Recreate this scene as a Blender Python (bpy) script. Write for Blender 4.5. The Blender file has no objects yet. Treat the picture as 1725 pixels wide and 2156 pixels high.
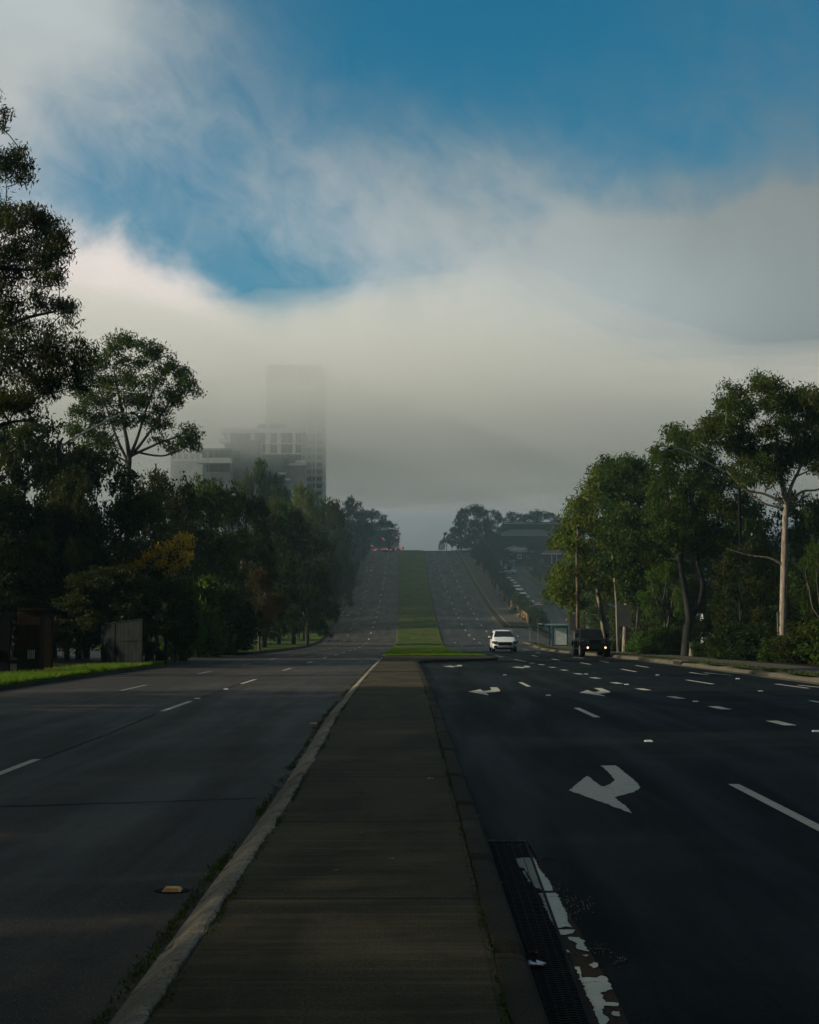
import bpy, bmesh, math, random
import numpy as np
from mathutils import Vector, Matrix
R = math.radians
PI = math.pi
sc = bpy.context.scene
col = sc.collection
random.seed(7)
rng = np.random.default_rng(11)

# ------------------------------------------------------------------ camera model (metres; Y is the direction of the street)
F = 2700.0
CU, CV = 862.5, 1078.0
TH = math.atan(214.0 / F)
CH = 2.03
cT, sT = math.cos(TH), math.sin(TH)

def ray(u, v):
    a = (u - CU) / F; b = (CV - v) / F
    return a, cT - sT * b, sT + cT * b

def at(u, v, d):
    x, y, z = ray(u, v); t = d / y
    return Vector((x * t, d, CH + z * t))

def lerp_tab(tab):
    xs = np.array([t[0] for t in tab], float); ys = np.array([t[1] for t in tab], float)
    m = np.zeros(len(xs)); s = np.diff(ys) / np.diff(xs)
    m[0] = s[0]; m[-1] = s[-1]
    for i in range(1, len(xs) - 1):
        m[i] = 0 if s[i-1] * s[i] <= 0 else 2 * s[i-1] * s[i] / (s[i-1] + s[i])
    def f(x):
        if x <= xs[0]: return float(ys[0])
        if x >= xs[-1]: return float(ys[-1])
        i = int(np.searchsorted(xs, x)) - 1
        h = xs[i+1] - xs[i]; t = (x - xs[i]) / h
        return float(ys[i]*(2*t**3-3*t*t+1) + h*m[i]*(t**3-2*t*t+t) + ys[i+1]*(-2*t**3+3*t*t) + h*m[i+1]*(t**3-t*t))
    return f

zr = lerp_tab([(0,0),(24,0),(36,-.07),(44,-.155),(52,-.25),(60,-.36),(75,-.58),(90,-.83),(103,-1.06),(130,-1.5),(150,-1.72),(166,-1.75),
               (180,-1.3),(194,-.47),(208,.3),(221,1.1),(237,2.25),(253,3.6),(279,6.5),(302,9.3),(322,12),(347,15.5),(370,18.4),(390,20.6),
               (402,21.6),(415,22.3),(440,22.8),(500,23),(4000,23)])
zs = lerp_tab([(0,0),(24,0),(60,-.36),(103,-1.06),(130,-1.5),(166,-1.8),(190,-1.6),(205,-1.1),(220,-.3),(236,.9),(250,2.3),(265,4.1),
               (288,6.9),(320,10),(350,13),(400,18),(440,21.5),(500,23),(4000,23)])
def sm(a, b, x):
    t = min(1.0, max(0.0, (x - a) / (b - a))); return t*t*(3-2*t)
def terrain(X, Y):
    k = sm(19.0, 22.3, X)
    z = zr(Y) * (1-k) + zs(Y) * k
    if X > 30: z += min(X - 30, 45) * .16 * sm(215, 300, Y)
    if X < -14.5: z += min(-14.5 - X, 40) * .035
    return z

def gnd(u, v, off=0.0, zf=None):
    x, y, z = ray(u, v)
    zf = zf or (lambda X, Y: zr(Y))
    prev = 2.0; Y = 2.0
    while Y < 460:
        t = Y / y
        if CH + z*t - (zf(x*t, Y) + off) < 0: break
        prev = Y; Y += max(.25, Y*.01)
    lo, hi = prev, Y
    for _ in range(30):
        m = (lo+hi)/2; t = m / y
        if CH + z*t - (zf(x*t, m) + off) < 0: hi = m
        else: lo = m
    t = hi / y
    return Vector((x*t, hi, CH + z*t))

XL  = lerp_tab([(0,-11.3),(35,-11.1),(60,-10.8),(105,-10.9),(178,-11.7),(253,-12.5),(330,-13.1),(400,-13.6),(4000,-13.6)])
XML = lerp_tab([(0,-1.5),(13,-1.48),(27,-1.62),(40,-1.64),(62,-1.68),(76,-1.76),(180,-1.9),(253,-2.4),(400,-3.3),(4000,-3.3)])
XMR = lerp_tab([(0,.68),(10,.68),(27,.64),(45,.55),(60,.45),(62,.45)])
XW  = lerp_tab([(70,4.9),(76,4.6),(85,4.0),(100,3.55),(130,3.75),(166,4.35),(253,4.75),(400,4.4),(4000,4.4)])
XR  = lerp_tab([(0,12.9),(40,12.6),(71,12.5),(90,12.0),(103,11.9),(120,12.4),(138,13.5),(160,14.6),(175,14.6),(197,14.3),(256,14.8),(311,14.3),(375,13.6),(4000,13.4)])

# ------------------------------------------------------------------ node helpers
class E:
    def __init__(s, nt, sock): s.nt = nt; s.s = sock
    def _m(s, op, *o, clamp=False):
        n = s.nt.nodes.new('ShaderNodeMath'); n.operation = op; n.use_clamp = clamp
        for i, v in enumerate((s,) + o):
            if isinstance(v, E): s.nt.links.new(v.s, n.inputs[i])
            else: n.inputs[i].default_value = float(v)
        return E(s.nt, n.outputs[0])
    def __add__(s, o): return s._m('ADD', o)
    __radd__ = __add__
    def __sub__(s, o): return s._m('SUBTRACT', o)
    def __rsub__(s, o): return (s * -1) + o
    def __mul__(s, o): return s._m('MULTIPLY', o)
    __rmul__ = __mul__
    def __truediv__(s, o): return s._m('DIVIDE', o)
    def __pow__(s, o): return s._m('POWER', o)
    def clamp(s): return s._m('ADD', 0.0, clamp=True)
    def absv(s): return s._m('ABSOLUTE')
    def fract(s): return s._m('FRACT')
    def lt(s, o): return s._m('LESS_THAN', o)
    def gt(s, o): return s._m('GREATER_THAN', o)
    def mx(s, o): return s._m('MAXIMUM', o)
    def mn(s, o): return s._m('MINIMUM', o)
    def exp(s):
        n = s.nt.nodes.new('ShaderNodeMath'); n.operation = 'EXPONENT'; s.nt.links.new(s.s, n.inputs[0]); return E(s.nt, n.outputs[0])
    def smooth(s, a, b, lo=0.0, hi=1.0):
        n = s.nt.nodes.new('ShaderNodeMapRange'); n.interpolation_type = 'SMOOTHSTEP'; n.clamp = True
        s.nt.links.new(s.s, n.inputs[0])
        for i, v in enumerate((a, b, lo, hi)): n.inputs[i+1].default_value = v
        return E(s.nt, n.outputs[0])

def mixc(nt, f, a, b, mode='MIX'):
    n = nt.nodes.new('ShaderNodeMix'); n.data_type = 'RGBA'; n.blend_type = mode; n.clamp_factor = True
    for k, v in ((0, f), (6, a), (7, b)):
        if isinstance(v, E): nt.links.new(v.s, n.inputs[k])
        elif k == 0: n.inputs[0].default_value = v
        else: n.inputs[k].default_value = (*v, 1) if len(v) == 3 else v
    return E(nt, n.outputs[2])

def noise(nt, vec, scale, detail=4, rough=.55, dist=0, dim='3D'):
    n = nt.nodes.new('ShaderNodeTexNoise'); n.noise_dimensions = dim
    n.inputs['Scale'].default_value = scale; n.inputs['Detail'].default_value = detail
    n.inputs['Roughness'].default_value = rough; n.inputs['Distortion'].default_value = dist
    if vec is not None: nt.links.new(vec.s, n.inputs['Vector'])
    return E(nt, n.outputs['Fac'])

def vec3(nt, x, y, z):
    n = nt.nodes.new('ShaderNodeCombineXYZ')
    for i, v in enumerate((x, y, z)):
        if isinstance(v, E): nt.links.new(v.s, n.inputs[i])
        else: n.inputs[i].default_value = v
    return E(nt, n.outputs[0])

def sep(nt, v):
    n = nt.nodes.new('ShaderNodeSeparateXYZ'); nt.links.new(v.s, n.inputs[0])
    return [E(nt, o) for o in n.outputs]

def newmat(name):
    m = bpy.data.materials.new(name); m.use_nodes = True
    nt = m.node_tree; p = nt.nodes['Principled BSDF']
    tc = nt.nodes.new('ShaderNodeTexCoord')
    return m, nt, p, E(nt, tc.outputs['Object'])

def seti(nt, p, key, v):
    if isinstance(v, E): nt.links.new(v.s, p.inputs[key])
    elif isinstance(v, (tuple, list)): p.inputs[key].default_value = (*v, 1) if len(v) == 3 else v
    else: p.inputs[key].default_value = v

def bump(nt, p, h, strength=.4, dist=.01):
    b = nt.nodes.new('ShaderNodeBump'); b.inputs['Strength'].default_value = strength; b.inputs['Distance'].default_value = dist
    nt.links.new(h.s, b.inputs['Height']); nt.links.new(b.outputs[0], p.inputs['Normal'])

def simple(name, c, rough=.6, metal=0.0, var=.25, scale=3.0, spec=.5, emit=None, es=0):
    m, nt, p, oc = newmat(name)
    n = noise(nt, oc, scale, 5)
    c2 = tuple(x*(1-var) for x in c); c3 = tuple(min(1, x*(1+var)) for x in c)
    seti(nt, p, 'Base Color', mixc(nt, n.smooth(.3, .7), c2, c3))
    p.inputs['Roughness'].default_value = rough; p.inputs['Metallic'].default_value = metal
    p.inputs['Specular IOR Level'].default_value = spec
    if emit: seti(nt, p, 'Emission Color', emit); p.inputs['Emission Strength'].default_value = es
    return m

def asphalt(name, dark, light, warm=(1,1,1), stain=.35, spec=.3):
    m, nt, p, oc = newmat(name)
    x, y, z = sep(nt, oc)
    g = noise(nt, oc, 55, 4, .8)
    g2 = noise(nt, oc, 24, 4, .6)
    big = noise(nt, vec3(nt, x*1.5, y*.14, z), .6, 6, .62, .4)
    mid = noise(nt, oc, 9, 5, .7)
    patch = noise(nt, vec3(nt, x*.25, y*.25, z), 1.0, 6, .6, .8)
    band = noise(nt, vec3(nt, x*.05, y*.35, z), .6, 4, .6)
    c = mixc(nt, g.smooth(.42, .72), dark, light)
    c = mixc(nt, g2.smooth(.35, .75) * .5, c, tuple(a*.8 for a in dark))
    c = mixc(nt, big.smooth(.35, .7) * stain, c, tuple(d*.55*w for d, w in zip(dark, warm)))
    c = mixc(nt, band.smooth(.5, .72) * .35, c, tuple(d*1.25*w for d, w in zip(light, warm)))
    c = mixc(nt, mid.smooth(.35, .7) * .55, c, tuple(a*.5 for a in dark))
    c = mixc(nt, patch.smooth(.52, .62) * .25, c, tuple(a*1.15*w for a, w in zip(light, warm)))
    ch = noise(nt, oc, 80, 1, .5).gt(.69)
    c = mixc(nt, ch * .6, c, tuple(min(.5, a*4) for a in light))
    seti(nt, p, 'Base Color', c)
    seti(nt, p, 'Roughness', big.smooth(.3, .7, .62, .85))
    p.inputs['Specular IOR Level'].default_value = spec
    bump(nt, p, g + g2*.8, .55, .008)
    return m

M = {}
M['asphalt_old'] = asphalt('old asphalt', (.019,.016,.0125), (.070,.060,.046), (1.05,1,.92), .45, .22)
M['asphalt_new'] = asphalt('dark asphalt', (.0016,.0026,.0028), (.0105,.0145,.0142), (1,1,1), .5, .07)
M['asphalt_hill'] = asphalt('hill asphalt', (.009,.011,.011), (.020,.023,.023))
M['asphalt_side'] = asphalt('side street asphalt', (.012,.012,.0115), (.026,.026,.024))

def concrete(name, c, moss=.5, y0=None, pitch=3.2, mossc=(.017,.021,.006), dark=.45, streak=True, groove=False):
    m, nt, p, oc = newmat(name)
    x, y, z = sep(nt, oc)
    g = noise(nt, oc, 60, 4, .65)
    g2 = noise(nt, oc, 7, 5, .6)
    big = noise(nt, vec3(nt, x*1.2, y*.5, z), .8, 6, .62, .6)
    st = noise(nt, vec3(nt, x*.35, y*9, z), 1.6, 4, .7)
    cc = mixc(nt, g.smooth(.35, .7), tuple(a*.6 for a in c), tuple(a*1.5 for a in c))
    cc = mixc(nt, big.smooth(.4, .68) * dark, cc, tuple(a*.45 for a in c))
    if streak: cc = mixc(nt, st.smooth(.45, .72) * .5, cc, tuple(a*1.8 for a in c))
    cc = mixc(nt, (g2 * .6 + big * .4).smooth(.5, .68) * moss, cc, mossc)
    h = g + g2 * .6
    if y0 is not None:
        w = ((g2 - .5) * .03 + y - y0) / pitch
        ln = (w.fract() - .5).absv().gt(.5 - .006)
        w2 = (w + 1.0/3.2*.0)
        cc = mixc(nt, ln * .92, cc, (.004, .005, .002))
        fld = noise(nt, vec3(nt, y, 0.0, 0.0), .3125, 0)
        h = h - ln * 4
        lon = ((x - .43 + (g2 - .5) * .02) / 1.0).absv().lt(.007)
        cc = mixc(nt, lon * .35, cc, (.006, .007, .003))
    if groove:
        w = ((g2 - .5) * .06 + y) / 2.4
        ln = (w.fract() - .5).absv().gt(.493)
        cc = mixc(nt, ln * .85, cc, (.006, .006, .005))
    seti(nt, p, 'Base Color', cc)
    p.inputs['Roughness'].default_value = .9; p.inputs['Specular IOR Level'].default_value = .12
    bump(nt, p, h, .6, .008)
    return m
M['path'] = concrete('stained concrete path', (.050,.043,.024), .5, 5.55, dark=.8)
M['kerb_pale'] = concrete('pale worn kerb concrete', (.175,.160,.128), .25, mossc=(.05,.055,.03), dark=.75)
M['kerb_dark'] = concrete('dark mossy kerb concrete', (.028,.025,.016), .5, streak=False, groove=True)
M['kerb_right'] = concrete('kerb concrete beside the verge', (.085,.076,.055), .2, groove=True)
M['strip'] = concrete('brown concrete edge strip', (.030,.021,.013), .25, streak=False)
M['foot'] = concrete('grey footway concrete', (.07,.065,.052), .25, streak=False)
M['wall_pale'] = concrete('pale rendered wall', (.20,.21,.20), .0)

def grass_mat(name, a, b, dry=(.10,.09,.03), dryf=.25):
    m, nt, p, oc = newmat(name)
    g = noise(nt, oc, 9, 6, .7); big = noise(nt, oc, .35, 5, .6, .5)
    fine = noise(nt, oc, 45, 3, .7)
    c = mixc(nt, g.smooth(.3, .7), a, b)
    c = mixc(nt, big.smooth(.45, .62) * dryf, c, dry)
    c = mixc(nt, noise(nt, oc, 1.3, 5, .65).smooth(.45, .62) * .6, c, tuple(v*.45 for v in a))
    c = mixc(nt, fine.smooth(.5, .75) * .45, c, tuple(v*.35 for v in a))
    seti(nt, p, 'Base Color', c); p.inputs['Roughness'].default_value = .9; p.inputs['Specular IOR Level'].default_value = .1
    bump(nt, p, g + fine, .9, .08)
    return m
M['grass'] = grass_mat('mown grass', (.016,.044,.005), (.062,.115,.009), (.12,.10,.02), .8)
M['grass_rough'] = grass_mat('rough verge grass', (.024,.036,.008), (.05,.065,.012), (.08,.062,.025), .6)
M['soil'] = grass_mat('dark leaf litter soil', (.007,.009,.003), (.017,.016,.007), (.03,.02,.01), .5)

def paint_mat(name, c, wear=.5, base=(.02,.022,.024)):
    m, nt, p, oc = newmat(name)
    x, y, z = sep(nt, oc)
    n = noise(nt, vec3(nt, x*.7, y*1.3, z), 9, 6, .7, .4); f = noise(nt, oc, 70, 3, .7)
    cc = mixc(nt, f.smooth(.3, .7), tuple(a*.8 for a in c), c)
    cc = mixc(nt, (n*.75+f*.25).smooth(.60-.1*wear, .66) , cc, base)
    seti(nt, p, 'Base Color', cc); p.inputs['Roughness'].default_value = .7
    return m
M['paint'] = paint_mat('white road paint', (.40,.39,.32), .5)
M['paint_worn'] = paint_mat('thin worn road paint', (.20,.21,.20), 1.1)
M['paint_kerb'] = paint_mat('flaking white paint', (.36,.38,.33), .2, (.03,.02,.013))

def leafmat(name, a, b, warm=(.1,.07,.01), wf=.15, transl=.35):
    m, nt, p, oc = newmat(name)
    at_ = nt.nodes.new('ShaderNodeAttribute'); at_.attribute_name = 'v'
    v = E(nt, at_.outputs['Fac'])
    oi = nt.nodes.new('ShaderNodeObjectInfo'); rnd = E(nt, oi.outputs['Random'])
    big = noise(nt, oc, .6, 3)
    c = mixc(nt, v, a, b)
    c = mixc(nt, (big + rnd*.15).smooth(.52, .75) * wf * 2, c, warm)
    seti(nt, p, 'Base Color', c); p.inputs['Roughness'].default_value = .6; p.inputs['Specular IOR Level'].default_value = .10
    tr = nt.nodes.new('ShaderNodeBsdfTranslucent'); mx = nt.nodes.new('ShaderNodeMixShader')
    nt.links.new(mixc(nt, .3, c, (.12,.16,.01)).s, tr.inputs[0]); mx.inputs[0].default_value = transl
    nt.links.new(p.outputs[0], mx.inputs[1]); nt.links.new(tr.outputs[0], mx.inputs[2])
    nt.links.new(mx.outputs[0], nt.nodes['Material Output'].inputs[0])
    return m
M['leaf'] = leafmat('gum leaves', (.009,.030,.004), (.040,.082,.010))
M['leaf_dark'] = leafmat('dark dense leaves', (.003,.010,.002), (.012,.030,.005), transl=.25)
M['leaf_lit'] = leafmat('olive sunlit gum leaves', (.036,.068,.006), (.125,.165,.013), (.13,.08,.010), .3)  # lighter, yellower gum leaf copy with sunlight put into its colour
M['leaf_bright'] = leafmat('fresh green leaves', (.025,.070,.006), (.070,.150,.014))
M['leaf_yellow'] = leafmat('yellow autumn leaves', (.45,.27,.015), (.80,.52,.03), (.6,.32,.02), .3, .45)
M['leaf_red'] = leafmat('rust brown leaves', (.025,.014,.005), (.07,.034,.010), (.06,.05,.01), .3)
M['blade'] = leafmat('grass blades', (.05,.13,.006), (.15,.29,.014), (.16,.13,.02), .25, .3)
M['weed'] = leafmat('weed leaves', (.020,.042,.006), (.05,.085,.014), (.07,.05,.02), .4, .2)

def bark(name, a, b, sc_=3):
    m, nt, p, oc = newmat(name)
    x, y, z = sep(nt, oc)
    n = noise(nt, vec3(nt, x*3, y*3, z*.6), sc_, 5, .65, .5)
    seti(nt, p, 'Base Color', mixc(nt, n.smooth(.35, .65), a, b)); p.inputs['Roughness'].default_value = .85
    bump(nt, p, n, .5, .03)
    return m
M['bark_pale'] = bark('smooth pale gum bark', (.10,.08,.06), (.30,.25,.19))
M['bark_dark'] = bark('dark stringy bark', (.0025,.002,.0018), (.009,.008,.0065))
M['bark_mid'] = bark('brown bark', (.03,.024,.018), (.09,.075,.058))

# ------------------------------------------------------------------ mesh builder
class MB:
    def __init__(s): s.v = []; s.f = []
    def add(s, vs, fs):
        o = len(s.v); s.v += [tuple(map(float, p)) for p in vs]; s.f += [tuple(i+o for i in f) for f in fs]; return s
    def box(s, c, d, rz=0, rx=0, ry=0, taper=1.0):
        hx, hy, hz = d[0]/2, d[1]/2, d[2]/2
        m = Matrix.Rotation(rz, 3, 'Z') @ Matrix.Rotation(ry, 3, 'Y') @ Matrix.Rotation(rx, 3, 'X')
        vs = []
        for z in (-1, 1):
            k = 1 if z < 0 else taper
            for x, y in ((-1,-1),(1,-1),(1,1),(-1,1)):
                vs.append(Vector(c) + m @ Vector((x*hx*k, y*hy*k, z*hz)))
        return s.add(vs, [(3,2,1,0),(4,5,6,7),(0,1,5,4),(1,2,6,5),(2,3,7,6),(3,0,4,7)])
    def bb(s, x0, x1, y0, y1, z0, z1): return s.box(((x0+x1)/2,(y0+y1)/2,(z0+z1)/2), (abs(x1-x0),abs(y1-y0),abs(z1-z0)))
    def tube(s, pts, rad, n=8, cap=True):
        pts = [Vector(p) for p in pts]; m = len(pts)
        if not hasattr(rad, '__len__'): rad = [rad]*m
        vs = []; ref = Vector((.3, .9, .2))
        for i, p in enumerate(pts):
            t = (pts[min(i+1, m-1)] - pts[max(i-1, 0)])
            if t.length < 1e-6: t = Vector((0,0,1))
            t.normalize()
            a = t.cross(ref)
            if a.length < .1: a = t.cross(Vector((1,0,0)))
            a.normalize(); b = t.cross(a)
            for k in range(n):
                q = 2*PI*k/n; vs.append(p + (a*math.cos(q) + b*math.sin(q))*rad[i])
        fs = [(i*n+k, i*n+(k+1)%n, (i+1)*n+(k+1)%n, (i+1)*n+k) for i in range(m-1) for k in range(n)]
        if cap: fs += [tuple(reversed(range(n))), tuple(range((m-1)*n, m*n))]
        return s.add(vs, fs)
    def cyl(s, c, r, h, n=12, axis='Z', r2=None):
        d = {'X': Vector((1,0,0)), 'Y': Vector((0,1,0)), 'Z': Vector((0,0,1))}[axis]
        c = Vector(c)
        return s.tube([c - d*h/2, c + d*h/2], [r, r if r2 is None else r2], n)
    def prism(s, poly, z0, z1):
        n = len(poly)
        vs = [(x, y, z0) for x, y in poly] + [(x, y, z1) for x, y in poly]
        return s.add(vs, [tuple(reversed(range(n))), tuple(range(n, 2*n))] + [(i, (i+1)%n, (i+1)%n+n, i+n) for i in range(n)])
    def prism_x(s, poly, x0, x1):      # poly in (y,z)
        n = len(poly)
        vs = [(x0, y, z) for y, z in poly] + [(x1, y, z) for y, z in poly]
        return s.add(vs, [tuple(range(n)), tuple(reversed(range(n, 2*n)))] + [(i+n, (i+1)%n+n, (i+1)%n, i) for i in range(n)])
    def build(s, name, mat=None, parent=None, smooth=False, loc=None, bevel=0):
        me = bpy.data.meshes.new(name); me.from_pydata(s.v, [], s.f); me.update()
        o = bpy.data.objects.new(name, me); col.objects.link(o)
        if mat is not None: me.materials.append(M[mat] if isinstance(mat, str) else mat)
        if parent: o.parent = parent
        if loc: o.location = loc
        if smooth: me.polygons.foreach_set('use_smooth', [True]*len(me.polygons))
        if bevel:
            b = o.modifiers.new('bevel', 'BEVEL'); b.width = bevel; b.segments = 2; b.limit_method = 'ANGLE'
        return o

def tag(o, label=None, cat=None, group=None, kind=None):
    if label: o['label'] = label
    if cat: o['category'] = cat
    if group: o['group'] = group
    if kind: o['kind'] = kind
    return o
def empty(name, loc=(0,0,0), rz=0, label=None, cat=None, group=None):
    o = bpy.data.objects.new(name, None); col.objects.link(o); o.location = loc; o.rotation_euler = (0,0,rz)
    o.empty_display_size = .2
    return tag(o, label, cat, group)
def copy_tree(o, parent=None):
    c = o.copy(); col.objects.link(c); c.parent = parent
    for ch in [x for x in KIDS.get(o.name, [])]:
        n = copy_tree(ch, c); KIDS.setdefault(c.name, []).append(n)
    return c
KIDS = {}
def index_kids(o):
    ks = [x for x in bpy.data.objects if x.parent == o]
    KIDS[o.name] = ks
    for k in ks: index_kids(k)

def stations(y0, y1):
    ys = [y0]; y = y0
    while y < y1 - 1e-6:
        st = 5 if y < 0 else (.5 if y < 20 else 1 if y < 60 else 2.5 if y < 480 else y*.12)
        y = min(y + st, y1); ys.append(y)
    return ys

def strip(name, fl, fr, mat, y0, y1, offl=0.0, offr=None, nlat=2, zf=None, parent=None, skirt=0):
    offr = offl if offr is None else offr
    zf = zf or (lambda X, Y: zr(Y))
    fl_ = fl if callable(fl) else (lambda y: fl); fr_ = fr if callable(fr) else (lambda y: fr)
    b = MB(); ys = stations(y0, y1); vs = []
    for y in ys:
        a, c = fl_(y), fr_(y)
        row = []
        for k in range(nlat):
            t = k/(nlat-1); x = a + (c-a)*t
            row.append((x, y, zf(x, y) + offl + (offr-offl)*t))
        if skirt: row = [(row[0][0], y, row[0][2]-skirt)] + row + [(row[-1][0], y, row[-1][2]-skirt)]
        vs += row
    n = nlat + (2 if skirt else 0)
    fs = [(i*n+k, i*n+k+1, (i+1)*n+k+1, (i+1)*n+k) for i in range(len(ys)-1) for k in range(n-1)]
    if skirt: fs += [tuple(reversed(range(n))), tuple(range((len(ys)-1)*n, len(ys)*n))]
    b.add(vs, fs)
    return b.build(name, mat, parent)

def ragged(poly, jit=.01, step=.04):
    out = []
    for i in range(len(poly)):
        a = Vector(poly[i]); b = Vector(poly[(i+1) % len(poly)]); n = max(1, int((b-a).length/step))
        for k in range(n):
            p = a + (b-a)*(k/n); nr = Vector((-(b-a).y, (b-a).x)).normalized() if (b-a).length > 0 else Vector((0,0))
            out.append(p + nr*random.gauss(0, jit) if k else p)
    return out

def flat_poly(name, pts, mat, off, parent=None, zf=None):
    zf = zf or (lambda X, Y: zr(Y))
    bm = bmesh.new(); vs = [bm.verts.new((p[0], p[1], zf(p[0], p[1]) + off)) for p in pts]
    f = bm.faces.new(vs); f.normal_update()
    if f.normal.z < 0: f.normal_flip()
    bmesh.ops.triangulate(bm, faces=[f])
    me = bpy.data.meshes.new(name); bm.to_mesh(me); bm.free(); me.materials.append(M[mat])
    o = bpy.data.objects.new(name, me); col.objects.link(o)
    if parent: o.parent = parent
    return o
# ------------------------------------------------------------------ ground, roads, median
xs = [-3000,-900,-400,-200,-120,-80,-55,-40,-30,-24,-19,-16,-14.2,-13.9,-5,5,19.2,19.6,20.4,21.4,22.3,24,27,30,34,38,45,55,75,110,180,350,900,3000]
ys = [-1500,-500,-200,-100] + stations(-60, 480) + [520,600,750,1000,1400,2000,3500]
b = MB(); vs = []
for y in ys:
    for x in xs:
        z = terrain(x, y)
        if -14.0 < x < 19.3 and -70 < y < 480: z -= .35
        if y > 480: z -= (y-480)*.02
        vs.append((x, y, z))
n = len(xs)
b.add(vs, [(j*n+i, j*n+i+1, (j+1)*n+i+1, (j+1)*n+i) for j in range(len(ys)-1) for i in range(n-1)])
tag(b.build('ground', 'soil', smooth=True), 'dark earth and leaf litter beyond the road verges', kind='structure')

road_l = tag(strip('road', XL, XML, 'asphalt_old', -60, 470, 0, nlat=5), 'grey carriageway left of the median strip', kind='structure')
road_r = tag(strip('road', .2, XR, 'asphalt_new', -60, 112, 0, nlat=5), 'black asphalt carriageway with turn arrows right of the median', kind='structure')
tag(strip('road', XW, XR, 'asphalt_hill', 112, 470, 0, nlat=5), 'dark carriageway climbing the hill right of the grass median', kind='structure')
# gutter ribbons (pale concrete channel against the kerb)
tag(strip('gutter', lambda y: XR(y)-.42, XR, 'kerb_right', 30, 168, .006, .012), 'pale concrete gutter along right kerb', kind='structure')
tag(strip('gutter', lambda y: XR(y)-.35, XR, 'kerb_right', 196, 430, .006, .012), 'pale concrete gutter climbing the hill', kind='structure')
tag(strip('gutter', XL, lambda y: XL(y)+.3, 'foot', 84, 430, .008, .004), 'thin pale gutter along left kerb of the far road', kind='structure')

def kerb(name, fx, side, prof, mat, y0, y1, label, fine=.12, joint=1.0, jit=0.0, zf=None, seed=0):
    """prof: list of (dx, dz) from road edge inward; side +1 = inward is +x"""
    r = random.Random(seed); b = MB(); vs = []; Y = y0; rows = 0; nj = y0 + joint; off = 0
    ys = []
    while Y <= y1:
        ys.append(Y); Y += fine if Y < 25 else (fine*3 if Y < 60 else 2.5)
    zf = zf or (lambda X, Y: zr(Y))
    wob = 0
    for Y in ys:
        dip = 0
        if Y < 60 and fine < 1:
            if Y > nj: nj += joint * r.uniform(.8, 1.25); dip = 1; off = r.uniform(-1, 1)*jit
            wob = wob*.6 + r.gauss(0, 1)*jit*.35
        for k, (dx, dz) in enumerate(prof):
            inner = k >= len(prof)-3
            x = fx(Y) + side*(dx + ((off + wob*2) if inner else off*.4))
            z = zf(x, Y) + dz - (.05*dip if dz > .03 else 0) + (off*.4 if dz > .03 else 0)
            vs.append((x, Y, z))
    n = len(prof)
    fs = [(i*n+k, i*n+k+1, (i+1)*n+k+1, (i+1)*n+k) for i in range(len(ys)-1) for k in range(n-1)]
    if side < 0: fs = [tuple(reversed(f)) for f in fs]
    b.add(vs, fs)
    o = b.build(name, mat, smooth=False); tag(o, label, kind='structure'); return o

mount = [(-.005,-.05),(0,.005),(.05,.035),(.10,.075),(.145,.115),(.19,.138),(.235,.142),(.255,.135),(.262,.10),(.265,.02)]
kerb('kerb', XML, 1, mount, 'kerb_pale', -8, 75, 'pale chipped kerb on the left edge of the concrete median', .1, 1.05, .012, seed=3)
up = [(0,-.05),(0,.02),(.02,.10),(.05,.135),(.10,.145),(.19,.147),(.205,.14),(.212,.08)]
kerb('kerb', XMR, -1, up, 'kerb_dark', -8, 61, 'dark upright kerb on the right edge of the concrete median', .15, 2.4, .004, seed=5)
std = [(0,-.05),(.01,.05),(.05,.12),(.09,.14),(.24,.142),(.25,.10)]
kerb('kerb', XML, 1, std, 'foot', 75, 420, 'thin kerb between left carriageway and grass median', 5)
kerb('kerb', XW, -1, std, 'kerb_dark', 74, 420, 'dark kerb on the right side of the grass median', 5)
kerb('kerb', XR, 1, [(0,-.05),(.02,.08),(.08,.15),(.14,.165),(.33,.17),(.34,.1)], 'kerb_right', 24, 166, 'pale kerb along the right verge beside the footpath', .5, 2.4, .01, seed=9)
kerb('kerb', XR, 1, [(0,-.05),(.02,.10),(.06,.13),(.30,.142),(.31,.1)], 'kerb_right', 198, 420, 'kerb along the right side of the hill road', 5)
kerb('kerb', XL, -1, [(0,-.05),(.03,.05),(.08,.12),(.12,.13),(.3,.135),(.31,.1)], 'kerb_dark', 30, 58, 'mossy kerb beside bright grass on the left verge', .3, 2.4, .01, seed=12)
kerb('kerb', XL, -1, std, 'kerb_dark', 86, 420, 'dark kerb of the left verge up the hill', 5)

# concrete median path
tag(strip('median_path', lambda y: XML(y)+.27, lambda y: XMR(y)-.214, 'path', -8, 61.2, .130, .132, nlat=4), 'stained brown concrete path along the narrow median', kind='structure')
nose = [(.45,61),(.5,62.6),(.72,64.3),(1.2,65.4),(2.4,66.4),(3.8,67.8),(4.55,69.6),(4.92,71.6),(4.8,74)]
def rim(pts, ins):
    out = []
    for i, p in enumerate(pts):
        a = Vector(pts[max(0, i-1)]); c = Vector(pts[min(len(pts)-1, i+1)]); t = (c-a).normalized()
        out.append((p[0] - t.y*ins, p[1] + t.x*ins))
    return out
inn = rim(nose, .21)
flat_pts = [(XML(y)+.27, y) for y in (75.2, 72, 68, 64, 61.2)] + [(XMR(61)-.214, 61.2)] + inn[1:] + [(4.5, 75.2)]
tag(flat_poly('median_path', flat_pts, 'path', .131), 'brown concrete apron where the median widens before the grass', kind='structure')
b = MB(); vs = []
for k, (ins, dz) in enumerate(((0,-.05),(0,.03),(.02,.11),(.06,.145),(.2,.146),(.21,.10))):
    vs += [(x, y, zr(y)+dz) for x, y in rim(nose, ins)]
n = len(nose)
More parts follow.
